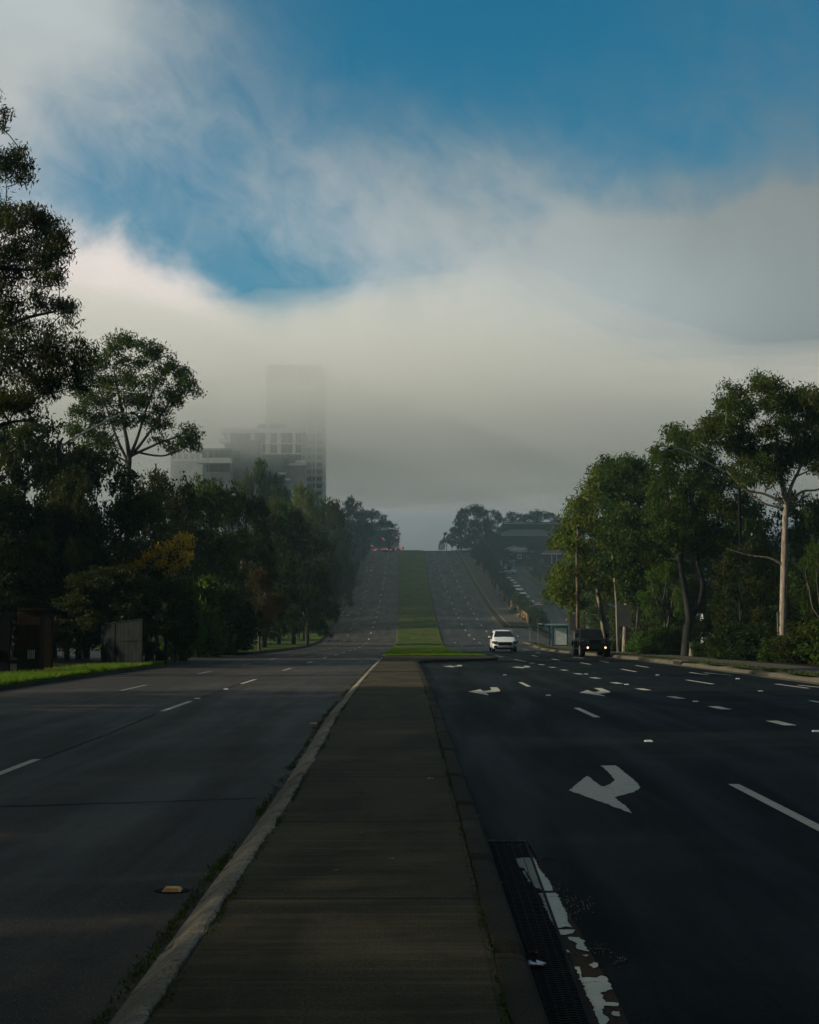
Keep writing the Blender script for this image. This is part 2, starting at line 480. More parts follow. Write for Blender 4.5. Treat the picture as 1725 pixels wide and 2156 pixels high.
b.add(vs, [(k*n+i, k*n+i+1, (k+1)*n+i+1, (k+1)*n+i) for k in range(5) for i in range(n-1)])
tag(b.build('kerb', 'kerb_dark'), 'curved dark kerb closing the end of the turning bay', kind='structure')
tag(strip('median_grass', lambda y: XML(y)+.25, lambda y: XW(y)-.25, 'grass', 75, 420, .15, nlat=9,
    zf=lambda X, Y: zr(Y) + .05*math.sin(min(PI, max(0, (X-XML(Y))/(XW(Y)-XML(Y))*PI)))*sm(75, 95, Y)), 'green mown grass median running up the hill', kind='structure')

# left verge
tag(strip('verge_grass', lambda y: XL(y)-3.4, lambda y: XL(y)-.3, 'grass', 30, 58.5, .14, .13, nlat=6), 'bright grass verge strip at the left kerb', kind='structure')
tag(strip('footpath', lambda y: XL(y)-5.4, lambda y: XL(y)-3.4, 'soil', 30, 58.5, .24, .14, nlat=3), 'leaf strewn dirt path behind the left grass strip', kind='structure')
tag(strip('driveway', lambda y: -26, lambda y: XL(y), 'asphalt_side', 58.5, 85.5, .25, .004, nlat=8,
    zf=lambda X, Y: zr(Y)+(.3*sm(-12,-24,X) if X < -12 else 0)), 'grey asphalt side entrance on the left', kind='structure')
tag(strip('verge_grass', lambda y: -24, lambda y: XL(y)-.3, 'grass', 86, 300, .10, .14, nlat=8, zf=lambda X, Y: terrain(X, Y)+.05), 'shaded grass verge under the left trees', kind='structure')
tag(strip('driveway', lambda y: -22, lambda y: XL(y), 'foot', 186, 190, .28, .02, nlat=5, zf=lambda X, Y: terrain(X, Y)), 'pale driveway crossing the left verge', kind='structure')
tag(strip('road', lambda y: -40, lambda y: XL(y), 'foot', 300, 311, .25, .02, nlat=6, zf=lambda X, Y: terrain(X, Y)), 'pale side road joining from the left up the hill', kind='structure')
tag(strip('verge_grass', lambda y: -24, lambda y: XL(y)-.3, 'soil', 311, 420, .10, .14, nlat=6, zf=lambda X, Y: terrain(X, Y)+.05), 'dark verge at the hill top on the left', kind='structure')
# right verge near
tag(strip('verge_grass', lambda y: XR(y)+.33, lambda y: XR(y)+1.25, 'grass_rough', 20, 166, .165, .17, nlat=3), 'thin dry grass strip behind the right kerb', kind='structure')
tag(strip('footpath', lambda y: XR(y)+1.25, lambda y: XR(y)+3.2, 'foot', 20, 112, .172, .18, nlat=3), 'concrete footpath on the right verge', kind='structure')
tag(strip('verge_grass', lambda y: XR(y)+3.2, lambda y: XR(y)+7.4, 'soil', 20, 112, .18, .05, nlat=3, zf=lambda X, Y: zr(Y)), 'litter covered earth beside the right footpath', kind='structure')
tag(strip('footpath', lambda y: XR(y)+1.25, lambda y: XR(y)+3.4, 'foot', 112, 162, .172, .17, nlat=3), 'footpath past the bus shelter', kind='structure')
tag(strip('verge_grass', lambda y: XR(y)+3.4, lambda y: XR(y)+7.0, 'grass', 112, 162, .17, .17, nlat=4, zf=lambda X, Y: zr(Y)), 'grass behind the bus shelter', kind='structure')
tag(strip('road', lambda y: XR(y)-.1, lambda y: 70, 'asphalt_side', 162, 200, .012, .05, nlat=16, zf=lambda X, Y: zr(Y)*(1-sm(17,22.3,X)) + zs(Y)*sm(17,22.3,X)+.02), 'side street mouth opening on the right', kind='structure')
SVL = lambda y: 22.4; SVR = lambda y: 30.0
tag(strip('road', SVL, SVR, 'asphalt_side', 200, 372, .06, .06, nlat=4, zf=lambda X, Y: zs(Y)), 'side street climbing past the parked cars', kind='structure')
tag(strip('road', 30.0, 60, 'asphalt_side', 352, 372, .06, .06, nlat=12, zf=terrain), 'dead end turning head of the side street', kind='structure')
kerb('kerb', SVR, 1, [(0,-.05),(.02,.14),(.3,.16),(.32,.1)], 'kerb_right', 202, 350, 'pale kerb on the far side of the side street', 5, zf=lambda X, Y: zs(Y)+.05)
tag(strip('verge_grass', lambda y: 30.3, lambda y: 33.2, 'grass', 202, 350, .2, .25, nlat=3, zf=terrain), 'green front lawns along the side street', kind='structure')
for (a, c) in ((216, 220), (243, 247), (262, 270), (300, 304)):
    tag(strip('driveway', lambda y: 30.05, lambda y: 42, 'foot', a, c, .24, .22, nlat=6, zf=terrain), 'pale concrete driveway across the side street lawn %d m up' % a, kind='structure')
# path beside hill road
tag(strip('verge_grass', lambda y: XR(y)+.3, lambda y: XR(y)+1.3, 'grass_rough', 203, 420, .145, .15, nlat=3), 'dry grass strip between hill road and bike path', kind='structure')
PATHL = lerp_tab([(200,15.9),(256,16.1),(311,15.7),(375,15.0),(430,14.8)])
tag(strip('footpath', PATHL, lambda y: PATHL(y)+2.9, 'foot', 200, 425, .16, .16, nlat=3), 'wide pale shared path climbing beside the hill road', kind='structure')
b = MB()
tag(strip('kerb', lambda y: PATHL(y)-.16, lambda y: PATHL(y)+.02, 'kerb_pale', 203, 425, .2, .2, skirt=.2), 'white edge line of the shared path on the road side', kind='structure')
tag(strip('kerb', lambda y: PATHL(y)+2.88, lambda y: PATHL(y)+3.05, 'kerb_pale', 203, 425, .21, .21, skirt=.2), 'white edge line of the shared path on the fence side', kind='structure')
tag(strip('verge_grass', lambda y: PATHL(y)+3.0, lambda y: 22.4, 'soil', 200, 425, .1, .05, nlat=4, zf=lambda X, Y: terrain(X, Y)), 'planted bank between shared path and side street', kind='structure')
tag(flat_poly('verge_grass', [(14.8,203),(16.2,200.5),(18.5,199.8),(20.5,200.5),(21,205),(19.5,212),(15.2,212)], 'grass_rough', .19, zf=lambda X, Y: zr(Y)), 'grass patch at the side street corner', kind='structure')
tag(flat_poly('footpath', [(15.9,212),(18.9,212),(21.5,206),(22.4,203),(21.6,200.6),(19.4,204.5),(17.4,207),(16.2,209)], 'foot', .21, zf=lambda X, Y: zr(Y)*.7+zs(Y)*.3+.12), 'curved end of the shared path at the side street', kind='structure')

# ------------------------------------------------------------------ paint
def seg_mesh(mb, p0, p1, w, off):
    d = (p1 - p0); d.z = 0; d.normalize(); nrm = Vector((-d.y, d.x, 0))*w/2
    n = 1
    vs = [p0+nrm, p0-nrm, p1-nrm, p1+nrm]
    vs = [(q.x, q.y, zr(q.y)+off) for q in vs]
    mb.add(vs, [(0,1,2,3)])
def K8(x, y): return 1000 + x*.42014, 1342.1 + y*.42014
def px_line(name, segs, w, mat='paint', parent=road_r, off=.006, conv=K8):
    b = MB()
    for (x0, y0, x1, y1) in segs:
        seg_mesh(b, gnd(*conv(x0, y0)), gnd(*conv(x1, y1)), w, off)
    return b.build(name, mat, parent)
I8 = lambda x, y: (x, y)
px_line('lane_line', [(1545,1652,1800,1783),(1214,1491,1258,1511),(1096,1437,1114,1446)], .13, conv=I8)
sd = [(1468,417,1600,444),(1182,347,1273,361),(972,296,1042,308),(815,256,872,266),(687,226,735,233),(585,201,624,207),(503,181,537,186),(434,162,462,167),(375,148,403,153),(323,136,347,139),(275,128,300,131)]
b = MB()
for (x0, y0, x1, y1) in sd:
    c = gnd(*K8((x0+x1)/2, (y0+y1)/2)); seg_mesh(b, c + Vector((.03,-.5,0)), c + Vector((-.03,.5,0)), .24, .006)
b.build('lane_line', 'paint', road_r)
px_line('lane_line', [(1683,318,1800,340),(1063,214,1195,235),(734,159,808,173),(530,127,580,136),(388,108,424,115),(286,90,315,97)], .14)
px_line('lane_line', [(1508,234,1672,256),(1077,176,1172,190),(808,141,870,151),(625,118,670,126),(492,99,545,105)], .13)
px_line('edge_line', [(1150,178,1290,191),(1620,240,1760,254)], .12)
px_line('edge_line', [(102,91,256,122)], .16)
px_line('lane_line', [(240,58,262,63),(305,74,328,78)], .14)
def C5(x, y): return (1700 + x/2.156)/1.9, (1950 + y/2.156)/1.9
hl = strip  # hill dashes by world position
b = MB()
cent = [(290,1125),(318,1180),(350,1232),(383,1275),(426,1308),(475,1340),(530,1368),(450,1135),(488,1190),(532,1242),(575,1277),(262,1340),(320,1368)]
for x, y in cent:
    p = gnd(*C5(x, y)); seg_mesh(b, p + Vector((0,-1.6,0)), p + Vector((0,1.6,0)), .17, .008)
LA = lerp_tab([(225,8.45),(253,8.5),(320,7.85),(400,7.2)]); LB = lerp_tab([(225,11.65),(253,11.7),(320,11.05),(400,10.3)])
Y = 232
while Y < 405:
    for f in (LA, LB): seg_mesh(b, Vector((f(Y),Y,0)), Vector((f(Y+3),Y+3,0)), .16, .008)
    Y += 12
b.build('lane_line', 'paint', road_r)
# left carriageway
L1 = lerp_tab([(0,-5.3),(18,-5.2),(30,-5.15),(57,-5.05),(120,-5.3),(180,-5.6),(253,-5.95),(320,-6.15),(385,-6.4)])
L2 = lerp_tab([(0,-8.0),(60,-7.8),(120,-8.2),(180,-8.8),(253,-9.4),(385,-9.95)])
for f, y0 in ((L1, 14.7), (L2, 11.0+12.3*2-.5)):
    b = MB(); Y = y0
    while Y < 400:
        seg_mesh(b, Vector((f(Y),Y,0)), Vector((f(Y+3.4),Y+3.4,0)), .12 if Y < 60 else .17, .006); Y += 12.3
    b.build('lane_line', 'paint_worn' if y0 > 20 else 'paint', road_l)
# worn lettering on the left lane (rows of blocky letters)
def glyphs(name, cx, cy, rows, w, h):
    b = MB()
    for r_, (pat, yy) in enumerate(rows):
        for (x0, z0, x1, z1) in pat:
            seg_mesh(b, Vector((cx + x0*w, cy + yy + z0*h, 0)), Vector((cx + x1*w, cy + yy + z1*h, 0)), .16, .01)
    return b.build(name, 'paint', road_l)
Am = [(-1.0,0,-.75,1),(-.75,1,-.5,0),(-.87,.45,-.62,.45)]
Mm = [(.1,0,.1,1),(.1,1,.35,.4),(.35,.4,.6,1),(.6,1,.6,0)]
Tm = [(-1.1,1,-.6,1),(-.85,0,-.85,1)]
top = Tm + [(-.2,1,.35,1),(.5,1,1.3,1),(-.2,.85,1.3,.85)]
pp = gnd(728, 1297)
glyphs('road_lettering', pp.x-.1, pp.y, [(Am + Mm, 0), (top, 7)], 1.0, 3.2)
pp = gnd(778, 1203)
glyphs('road_lettering', pp.x, pp.y, [(Am + Mm, 0), (top, 7)], 1.0, 3.2)
b = MB()
for k, (x0, x1) in enumerate(((10.9,11.4),(11.6,12.3),(12.5,13.2))): seg_mesh(b, Vector((x0+.4,322,0)), Vector((x1+.4,322,0)), .9, .01)
b.build('road_lettering', 'paint_worn', road_r)

# turn arrows
ap = [(755,812),(1058,808),(1250,960),(1400,1085),(1495,1170),(1535,1240),(1510,1280),(1380,1345),(1230,1385),(1090,1420),(1030,1440),(1080,1475),(1165,1560),(1240,1600),(1330,1690),(1385,1750),(1340,1745),(1190,1690),(950,1600),(600,1470),(350,1375),(125,1305),(200,1250),(350,1125),(480,1015),(540,1040),(640,1130),(760,1215),(830,1225),(940,1180),(1020,1125),(1030,1080),(960,1000),(880,910)]
aw = [gnd(1184.2 + x*.10678, 1526.3 + y*.10678) for x, y in ap]
c0 = gnd(1273, 1660)
rel = [(p.x-c0.x, p.y-c0.y) for p in aw]
for (u, v, w) in ((1273,1660,1),(1020,1456,1.0),(1253,1458,1.0),(953,1403,1.0),(1097,1405,1.0)):
    c = gnd(u, v); sk = -(c.x - c0.x)*0
    flat_poly('turn_arrow', ragged([(c.x + x*w, c.y + y*w) for x, y in rel], .007, .05), 'paint', .006, road_r)

# seams and cracks on the left carriageway (tar lines)
def tar(name, pts, w, parent=road_l, off=.005):
    b = MB(); r = random.Random(4); L = []; n = len(pts)
    P = [gnd(*p) for p in pts]
    for i in range(n-1):
        k = max(2, int((P[i+1]-P[i]).length/.15))
        for j in range(k): L.append(P[i].lerp(P[i+1], j/k) + Vector((r.gauss(0,.012), r.gauss(0,.012), 0)))
    L.append(P[-1])
    vs = []
    for i, p in enumerate(L):
        d = (L[min(i+1,len(L)-1)] - L[max(i-1,0)]); d.z = 0; d.normalize(); nn = Vector((-d.y,d.x,0))*w*r.uniform(.35,1)/2
        vs += [(p.x+nn.x, p.y+nn.y, zr(p.y)+off), (p.x-nn.x, p.y-nn.y, zr(p.y)+off)]
    b.add(vs, [(2*i,2*i+1,2*i+3,2*i+2) for i in range(len(L)-1)])
    return b.build(name, 'tar', parent)
M['tar'] = simple('tar joint', (.004,.004,.004), .8, var=.4, scale=8, spec=.08)
tar('tar_seam', [(-40,1700),(170,1694),(350,1688),(540,1681)], .05)
tar('tar_seam', [(90,1598),(150,1575),(230,1545),(330,1503)], .045)
tar('tar_seam', [(410,1474),(460,1456),(515,1437)], .05)
tar('tar_seam', [(100,1488),(300,1492),(640,1489)], .04)

# drain grate, edge strip and flaking paint
TL, TR_, BR, BL = [gnd(u, v) for u, v in ((1027,1777),(1108,1777),(1243,2156),(1139,2156))]
ext = lambda a, c, k: a + (c-a)*k
BR2, BL2 = ext(TR_, BR, 1.35), ext(TL, BL, 1.35)
g = empty('drain_grate', (0,0,0), 0, 'long black slotted drain grate in the gutter at the median kerb', 'drain grate')
M['iron'] = simple('cast iron grate', (.004,.0042,.004), .8, 0, .4, 12, .15)
M['hole_dark'] = simple('drain pit darkness', (.002,.002,.002), .9, var=.1)
b = MB(); L = (BL2-TL).length; nb = int(L/.040)
for i in range(nb+1):
    t = (i+.5)/(nb+1); a = TL.lerp(BL2, t); c = TR_.lerp(BR2, t)
    for k in range(5):
        s0, s1 = k/5+.02, (k+1)/5-.02
        p, q = a.lerp(c, s0), a.lerp(c, s1); ph = .012 if k % 2 else 0
        b.box(((p.x+q.x)/2, (p.y+q.y)/2+ph, .006), ((q.x-p.x)+.022, .016, .012))
for k in (0, 5):
    a = TL.lerp(TR_, k/5); c = BL2.lerp(BR2, k/5); d = c-a
    b.box(((a.x+c.x)/2, (a.y+c.y)/2, .007), (.02, d.length, .012), rz=math.atan2(-d.x, d.y))
b.build('bars', 'iron', g)
b = MB(); z = .0035
b.add([(TL.x-.02,TL.y,z),(TR_.x+.02,TR_.y,z),(BR2.x+.02,BR2.y,z),(BL2.x-.02,BL2.y,z)], [(0,3,2,1)]); b.build('pit', 'hole_dark', g)  # flat black sheet, painted darkness below the bars
b = MB(); b.box(((TL.x+TR_.x)/2, TL.y+.03, .009), (.36, .06, .018)); b.build('frame', 'iron', g)
def C7(x, y): return 973.7 + x*.22883, 1710.5 + y*.22883
st = [(600,300),(650,330),(860,740),(1080,1100),(1200,1330),(1380,1620),(1530,1946)]
pr = [gnd(*C7(*q)) for q in st]; pr.append(ext(pr[-2], pr[-1], 2.0))
pl = [TR_ + Vector((.02,0,0)), BR2 + Vector((.02,0,0))]
tag(flat_poly('edge_strip', [(p.x, p.y) for p in pr] + [(p.x, p.y) for p in reversed(pl)], 'strip', .006), 'brown concrete strip beside the drain grate', kind='structure')
es = bpy.data.objects['edge_strip']
flk = [[(490,440),(540,430),(655,430),(690,490),(710,530),(760,600),(800,640),(835,735),(760,735),(680,710),(640,650),(600,570),(570,525),(530,525)],
 [(700,758),(870,755),(910,850),(965,950),(970,1010),(1010,1075),(950,1065),(880,1080),(830,1040),(800,970),(760,890),(730,800)],
 [(860,1090),(1045,1098),(1010,1130),(890,1148)],
 [(970,1163),(1080,1165),(1110,1190),(1130,1250),(1165,1297),(1120,1290),(1050,1270),(1040,1215),(985,1190)],
 [(1100,1330),(1165,1328),(1140,1345)], [(1165,1420),(1200,1395),(1250,1405),(1245,1440),(1210,1453)],
 [(1030,1440),(1075,1438),(1105,1540),(1240,1540),(1280,1520),(1320,1530),(1385,1645),(1270,1680),(1310,1765),(1440,1775),(1435,1803),(1300,1800),(1290,1870),(1340,1905),(1330,1990),(1280,1990),(1250,1946),(1210,1830),(1160,1730),(1110,1610)],
 [(1385,1850),(1450,1855),(1440,1900),(1390,1890)], [(950,1280),(975,1285),(990,1305),(955,1308)], [(555,548),(580,560),(625,665),(600,640)]]
for pl_ in flk:
    w = [gnd(*C7(*q)) for q in pl_]
    flat_poly('paint_flake', ragged([(p.x, p.y) for p in w], .005, .02), 'paint_kerb', .011, es)
# spilled grit beside the strip
def chips(name, pts, n, s, sr, mat, label, zoff=.008):
    b = MB(); r = random.Random(8)
    for _ in range(n):
        u, v = r.choice(pts); p = gnd(u + r.gauss(0, s), v + r.gauss(0, s*.6)); q = r.uniform(.4, 1)*sr
        b.box((p.x, p.y, zr(p.y)+zoff), (q, q*.8, .006), rz=r.uniform(0, 3))
    return tag(b.build(name, mat), label, 'grit', kind='stuff')
chips('grit', [C7(900,760),(C7(1000,820)),C7(1150,870),C7(1230,1270),C7(1330,1310),C7(1450,1380),C7(860,700),C7(1000,970)], 160, 10, .009, 'kerb_pale', 'pale grit scattered on the asphalt beside the flaking white strip')
chips('grit', [C7(250,290),C7(400,285),C7(560,290),C7(480,300)], 110, 6, .010, 'kerb_pale', 'pale grit washed against the top end of the drain grate')
# ------------------------------------------------------------------ foliage
def leaf_mesh(name, C, L, W, mat, droop=.3, parent=None, seed=0, flat=0.0, nrm_out=None):
    r = np.random.default_rng(seed)
    C = np.asarray(C, float); n = len(C)
    d = r.normal(size=(n,3)); d[:,2] -= droop*2.2; d /= np.linalg.norm(d, axis=1)[:,None]
    q = r.normal(size=(n,3)); s = np.cross(d, q); s /= np.linalg.norm(s, axis=1)[:,None] + 1e-9
    l = L * r.uniform(.6, 1.3, n)[:,None]; w = W * r.uniform(.6, 1.3, n)[:,None]
    V = np.empty((n,4,3)); V[:,0] = C - d*l/2; V[:,1] = C + s*w/2 - d*l*.08; V[:,2] = C + d*l/2; V[:,3] = C - s*w/2 - d*l*.08
    me = bpy.data.meshes.new(name); me.vertices.add(4*n); me.loops.add(4*n); me.polygons.add(n)
    me.vertices.foreach_set('co', V.reshape(-1).astype(np.float32))
    me.loops.foreach_set('vertex_index', np.arange(4*n, dtype=np.int32))
    me.polygons.foreach_set('loop_start', np.arange(0, 4*n, 4, dtype=np.int32))
    me.update(calc_edges=True)
    a = me.attributes.new('v', 'FLOAT', 'FACE'); a.data.foreach_set('value', r.uniform(0, 1, n).astype(np.float32))
    me.materials.append(M[mat])
    o = bpy.data.objects.new(name, me); col.objects.link(o)
    if parent: o.parent = parent
    return o

def tufts(clumps, per, m, spread, seed=0, shell=.55, flatz=.8):
    """clumps: (x,y,z,r). per tufts per m^2 of clump disc; m leaves per tuft"""
    r = np.random.default_rng(seed); out = []; tc = []
    for (x, y, z, rad) in clumps:
        k = max(3, int(per * rad * rad))
        d = r.normal(size=(k,3)); d /= np.linalg.norm(d, axis=1)[:,None]
        q = (shell + (1-shell)*r.uniform(0, 1, k)**.6) * r.uniform(.75, 1.08, k)
        t = np.array([x,y,z]) + d * (rad*q)[:,None] * np.array([1,1,flatz])
        tc.append(t)
        c = np.repeat(t, m, axis=0) + r.normal(size=(k*m,3)) * spread * np.array([1,1,.8])
        out.append(c)
    return np.concatenate(out), np.concatenate(tc)

def limb(mb, a, b, ra, rb, rnd, n=6, seg=5, sag=.12):
    a, b = Vector(a), Vector(b); L = (b-a).length; pts = []; off = Vector((rnd.gauss(0,1), rnd.gauss(0,1), rnd.gauss(0,.6)))*L*sag
    for i in range(seg+1):
        t = i/seg; pts.append(a.lerp(b, t) + off*math.sin(PI*t)*(.6+.4*math.sin(5*t)))
    mb.tube(pts, [ra + (rb-ra)*(i/seg) for i in range(seg+1)], n, cap=False)
    return pts

# ---- prototype trees, about 10 m tall, built once and copied
def make_proto(kind, seed):
    rd = random.Random(seed); root = empty('tree')
    mb = MB()
    if kind == 'gum':                       # open, layered crown on forking limbs
        H = 10; cl = []
        trunk = [Vector((0,0,-.4)), Vector((.15,.05,1.8)), Vector((.05,-.1,3.6))]
        mb.tube(trunk, [.26,.2,.16], 8, cap=False)
        forks = []
        for i in range(5):
            a = i*2*PI/5 + rd.uniform(-.4,.4); rr = rd.uniform(.9,2.0)
            e = Vector((math.cos(a)*rr, math.sin(a)*rr, rd.uniform(5.2,7.2)))
            limb(mb, trunk[rd.choice((1,2))], e, .13, .06, rd); forks.append(e)
        for i in range(30):
            a = rd.uniform(0, 2*PI); zz = rd.uniform(3.6, 9.3); prof = 3.4*math.sin(min(1, max(0, (zz-2.2)/7.6))**.8*PI)**.55
            rr = prof*rd.uniform(.45, 1.0); c = (math.cos(a)*rr, math.sin(a)*rr, zz, rd.uniform(.65,1.15)); cl.append(c)
            f = min(forks, key=lambda q: (q-Vector(c[:3])).length); limb(mb, f, c[:3], .05, .02, rd, 5, 4)
        per, m, sp, LL, WW, dr = 19, 24, .19, .27, .10, .35
        mat, bk = 'leaf', 'bark_mid'
    elif kind == 'dense':                   # broad domed crown built of rounded lobes, skirts reaching low
        cl = []; mb.tube([(0,0,-.4),(.1,0,2),(0,.1,5)], [.3,.22,.12], 7, cap=False)
        lobes = []
        for ring, (zz, rr, n_) in enumerate(((8.6,.9,3),(7.4,2.3,6),(5.6,3.1,7),(3.7,3.3,7),(2.0,2.9,6))):
            for i in range(n_):
                a = i*2*PI/n_ + rd.uniform(-.35,.35); q_ = rr*rd.uniform(.8,1.1); lobes.append((math.cos(a)*q_, math.sin(a)*q_, zz+rd.uniform(-.45,.45)))
        for (x_, y_, z_) in lobes:
            cl.append((x_, y_, z_, rd.uniform(.95,1.25)))
            for k in range(2): cl.append((x_+rd.gauss(0,.55), y_+rd.gauss(0,.55), z_+rd.gauss(.1,.4), rd.uniform(.55,.9)))
        for c in lobes[::3]: limb(mb, (0,0,min(4.5,c[2]*.5)), c, .07, .02, rd, 5, 4)
        per, m, sp, LL, WW, dr = 13, 20, .17, .27, .12, .15
        mat, bk = 'leaf_dark', 'bark_dark'
    elif kind == 'umbrella':                # clean trunk, lobed flat-topped crown
        cl = []; mb.tube([(0,0,-.4),(.2,0,2.5),(0,.1,5)], [.28,.2,.15], 7, cap=False)
        for i in range(9):
            a = i*2*PI/9+rd.uniform(-.3,.3); rr = rd.uniform(1.2,3.2); zz = rd.uniform(5.4,8.2)
            limb(mb, (0,.1,4.5), (math.cos(a)*rr, math.sin(a)*rr, zz), .09, .03, rd, 5, 5)
            for k in range(4): cl.append((math.cos(a)*rr+rd.gauss(0,.6), math.sin(a)*rr+rd.gauss(0,.6), zz+rd.uniform(-.2,1.1), rd.uniform(.7,1.1)))
        per, m, sp, LL, WW, dr = 16, 22, .20, .30, .13, .1
        mat, bk = 'leaf_dark', 'bark_dark'
    elif kind == 'bush':                    # shrub, 10 units tall for scaling
        cl = []
        for i in range(30):
            a = rd.uniform(0,2*PI); zz = rd.uniform(.6,8.2); rr = 4.2*rd.uniform(.2,1)*math.sin(min(1,(zz+2)/10.5)*PI)**.5
            cl.append((math.cos(a)*rr, math.sin(a)*rr, zz, rd.uniform(1.1,1.9)))
        for k in range(6):
            a = rd.uniform(0,2*PI); mb.tube([(0,0,-.3),(math.cos(a)*1.2,math.sin(a)*1.2,3),(math.cos(a)*2.4,math.sin(a)*2.4,6)], [.16,.1,.04], 5, cap=False)
        per, m, sp, LL, WW, dr = 7, 16, .45, .9, .3, 0
        mat, bk = 'leaf', 'bark_mid'
    C, T = tufts(cl, per, m, sp, seed, .5)
    mb.build('trunk', bk, root, smooth=True)
    leaf_mesh('crown', C, LL, WW, mat, dr, root, seed)
    index_kids(root)
    return root

PROTO = {}
for k, sds in (('gum', (1,2)), ('dense', (3,4)), ('umbrella', (5,)), ('bush', (6,7))):
    PROTO[k] = [make_proto(k, s_) for s_ in sds]
USED = set()
def plant(kind, X, Y, H, Wd, label, cat, mat=None, name=None, group=None, rz=None, var=None, zf=terrain, sink=.0):
    ps = PROTO[kind]; p = ps[(var if var is not None else random.randrange(99)) % len(ps)]
    o = copy_tree(p)
    o.name = name or {'gum':'gum_tree','dense':'broadleaf_tree','umbrella':'pine_tree','bush':'shrub'}[kind]
    o.location = (X, Y, zf(X, Y) - sink); o.scale = (Wd/7.6, Wd/7.6, H/10)
    o.rotation_euler = (0, 0, random.uniform(0, 6.28) if rz is None else rz)
    tag(o, label, cat, group)
    if mat:
        for ch in KIDS[[k for k in KIDS if k == o.name][0]] if o.name in KIDS else [c for c in bpy.data.objects if c.parent == o]:
            if ch.name.startswith('crown'):
                ch.material_slots[0].link = 'OBJECT'; ch.material_slots[0].material = M[mat]
    return o
def plant_px(kind, u, v, d, wpx, label, cat='tree', mat=None, group=None, var=None, name=None, Hmin=2):
    p = at(u, v, d); z0 = terrain(p.x, p.y)
    return plant(kind, p.x, p.y, max(Hmin, (p.z - z0)*1.04), wpx*d/F, label, cat, mat, name, group, None, var)

# ---- traced trees: clumps given in photo directions at the tree's own distance, with real depth
def traced_tree(label, name, d, trunks, clumps, per, m, sp, L_, W_, mat, bk, depth=1.6, droop=.45, seed=1, twigs=True, full=1.0, base=None, group=None, cat='gum tree'):
    rd = random.Random(seed)
    p0 = at(trunks[0][0][0], trunks[0][0][1], d)
    bz = terrain(p0.x, p0.y)
    root = empty(name, (p0.x, p0.y, bz), 0, label, cat, group); org = Vector((p0.x, p0.y, bz))
    mb = MB(); nodes = []
    for tr in trunks:
        pts = []; rad = []
        for i, q in enumerate(tr):
            u, v, w = q[:3]; dd = q[3] if len(q) > 3 else 0
            P = at(u, v, d) + Vector((0, dd, 0)) - org
            if i == 0 and tr is trunks[0]: P.z = -.3
            pts.append(P); rad.append(w*d/F/2)
        # smooth resample
        sp_, sr = [], []
        for i in range(len(pts)-1):
            for k in range(4):
                t = k/4; a = pts[max(0,i-1)]; b_ = pts[i]; c = pts[i+1]; e = pts[min(len(pts)-1,i+2)]
                sp_.append(.5*((2*b_)+(c-a)*t+(2*a-5*b_+4*c-e)*t*t+(3*b_-a-3*c+e)*t**3)); sr.append(rad[i]+(rad[i+1]-rad[i])*t)
        sp_.append(pts[-1]); sr.append(rad[-1])
        mb.tube(sp_, sr, 9, cap=False)
        nodes += [(p, r_) for p, r_ in zip(sp_, sr)]
    cl = []
    clumps = [(u, v, r_*full) for u, v, r_ in clumps] + [(u + rd.gauss(0, .6)*r_, v + rd.gauss(0, .45)*r_, r_*.8*full) for (u, v, r_) in clumps for _ in range(2 if full > 1 else 1)]
    for (u, v, r_) in clumps:
        dd = rd.uniform(-depth, depth)
        P = at(u, v, d + dd) - org; cl.append((P.x, P.y, P.z, r_*d/F))
    C, T = tufts(cl, per, m, sp, seed, .35, .75)
    k0 = 0
    for c in sorted(cl, key=lambda c: c[2]):
        cv = Vector(c[:3])
        best = min(nodes, key=lambda n: (n[0]-cv).length + max(0, n[0].z - cv.z + .3)*2.5 + (0 if n[1] > .01 else 1))
        pts = limb(mb, best[0], cv, min(best[1]*.7, .07), .015, rd, 5, 5, .1)
        nodes += [(p, .03) for p in pts[2:]]
    if twigs:
        tw = T[::3]
        for t in tw:
            tv = Vector(t); c = min(cl, key=lambda c: (Vector(c[:3])-tv).length)
            mb.tube([Vector(c[:3]), (Vector(c[:3])+tv)/2 + Vector((rd.gauss(0,.06),rd.gauss(0,.06),.05)), tv], [.014,.010,.005], 3, cap=False)
    mb.build('trunk', bk, root, smooth=True)
    leaf_mesh('crown', C, L_, W_, mat, droop, root, seed)
    return root

# 1: the tall gum at the left edge
rd = random.Random(5)
cl = [(-60,300,40),(-20,330,34),(12,335,24),(35,325,24),(55,345,26),(40,375,22),(15,352,20),(-30,370,36),
      (5,440,34),(-40,470,50),(35,470,36),(70,455,34),(100,470,34),(115,500,34),(85,500,36),(50,520,38),(10,520,38),(-30,540,48),
      (125,530,26),(100,555,30),(120,585,24),(85,585,26),(50,560,34),(130,520,18),(15,575,34),(-20,610,44),
      (60,615,24),(90,640,24),(30,640,34),(125,640,26),(145,650,22),(150,675,18),(5,670,36),(60,690,34),(100,690,22),
      (30,720,36),(85,730,36),(130,725,32),(165,730,24),(175,755,22),(-20,740,40),(110,770,38),(60,770,40),(150,775,34),(20,790,40),
      (70,810,40),(110,820,34),(30,840,40),(-10,850,44),(160,800,26),(60,860,36),(10,240,10),(-2,262,12),(-20,200,22)]
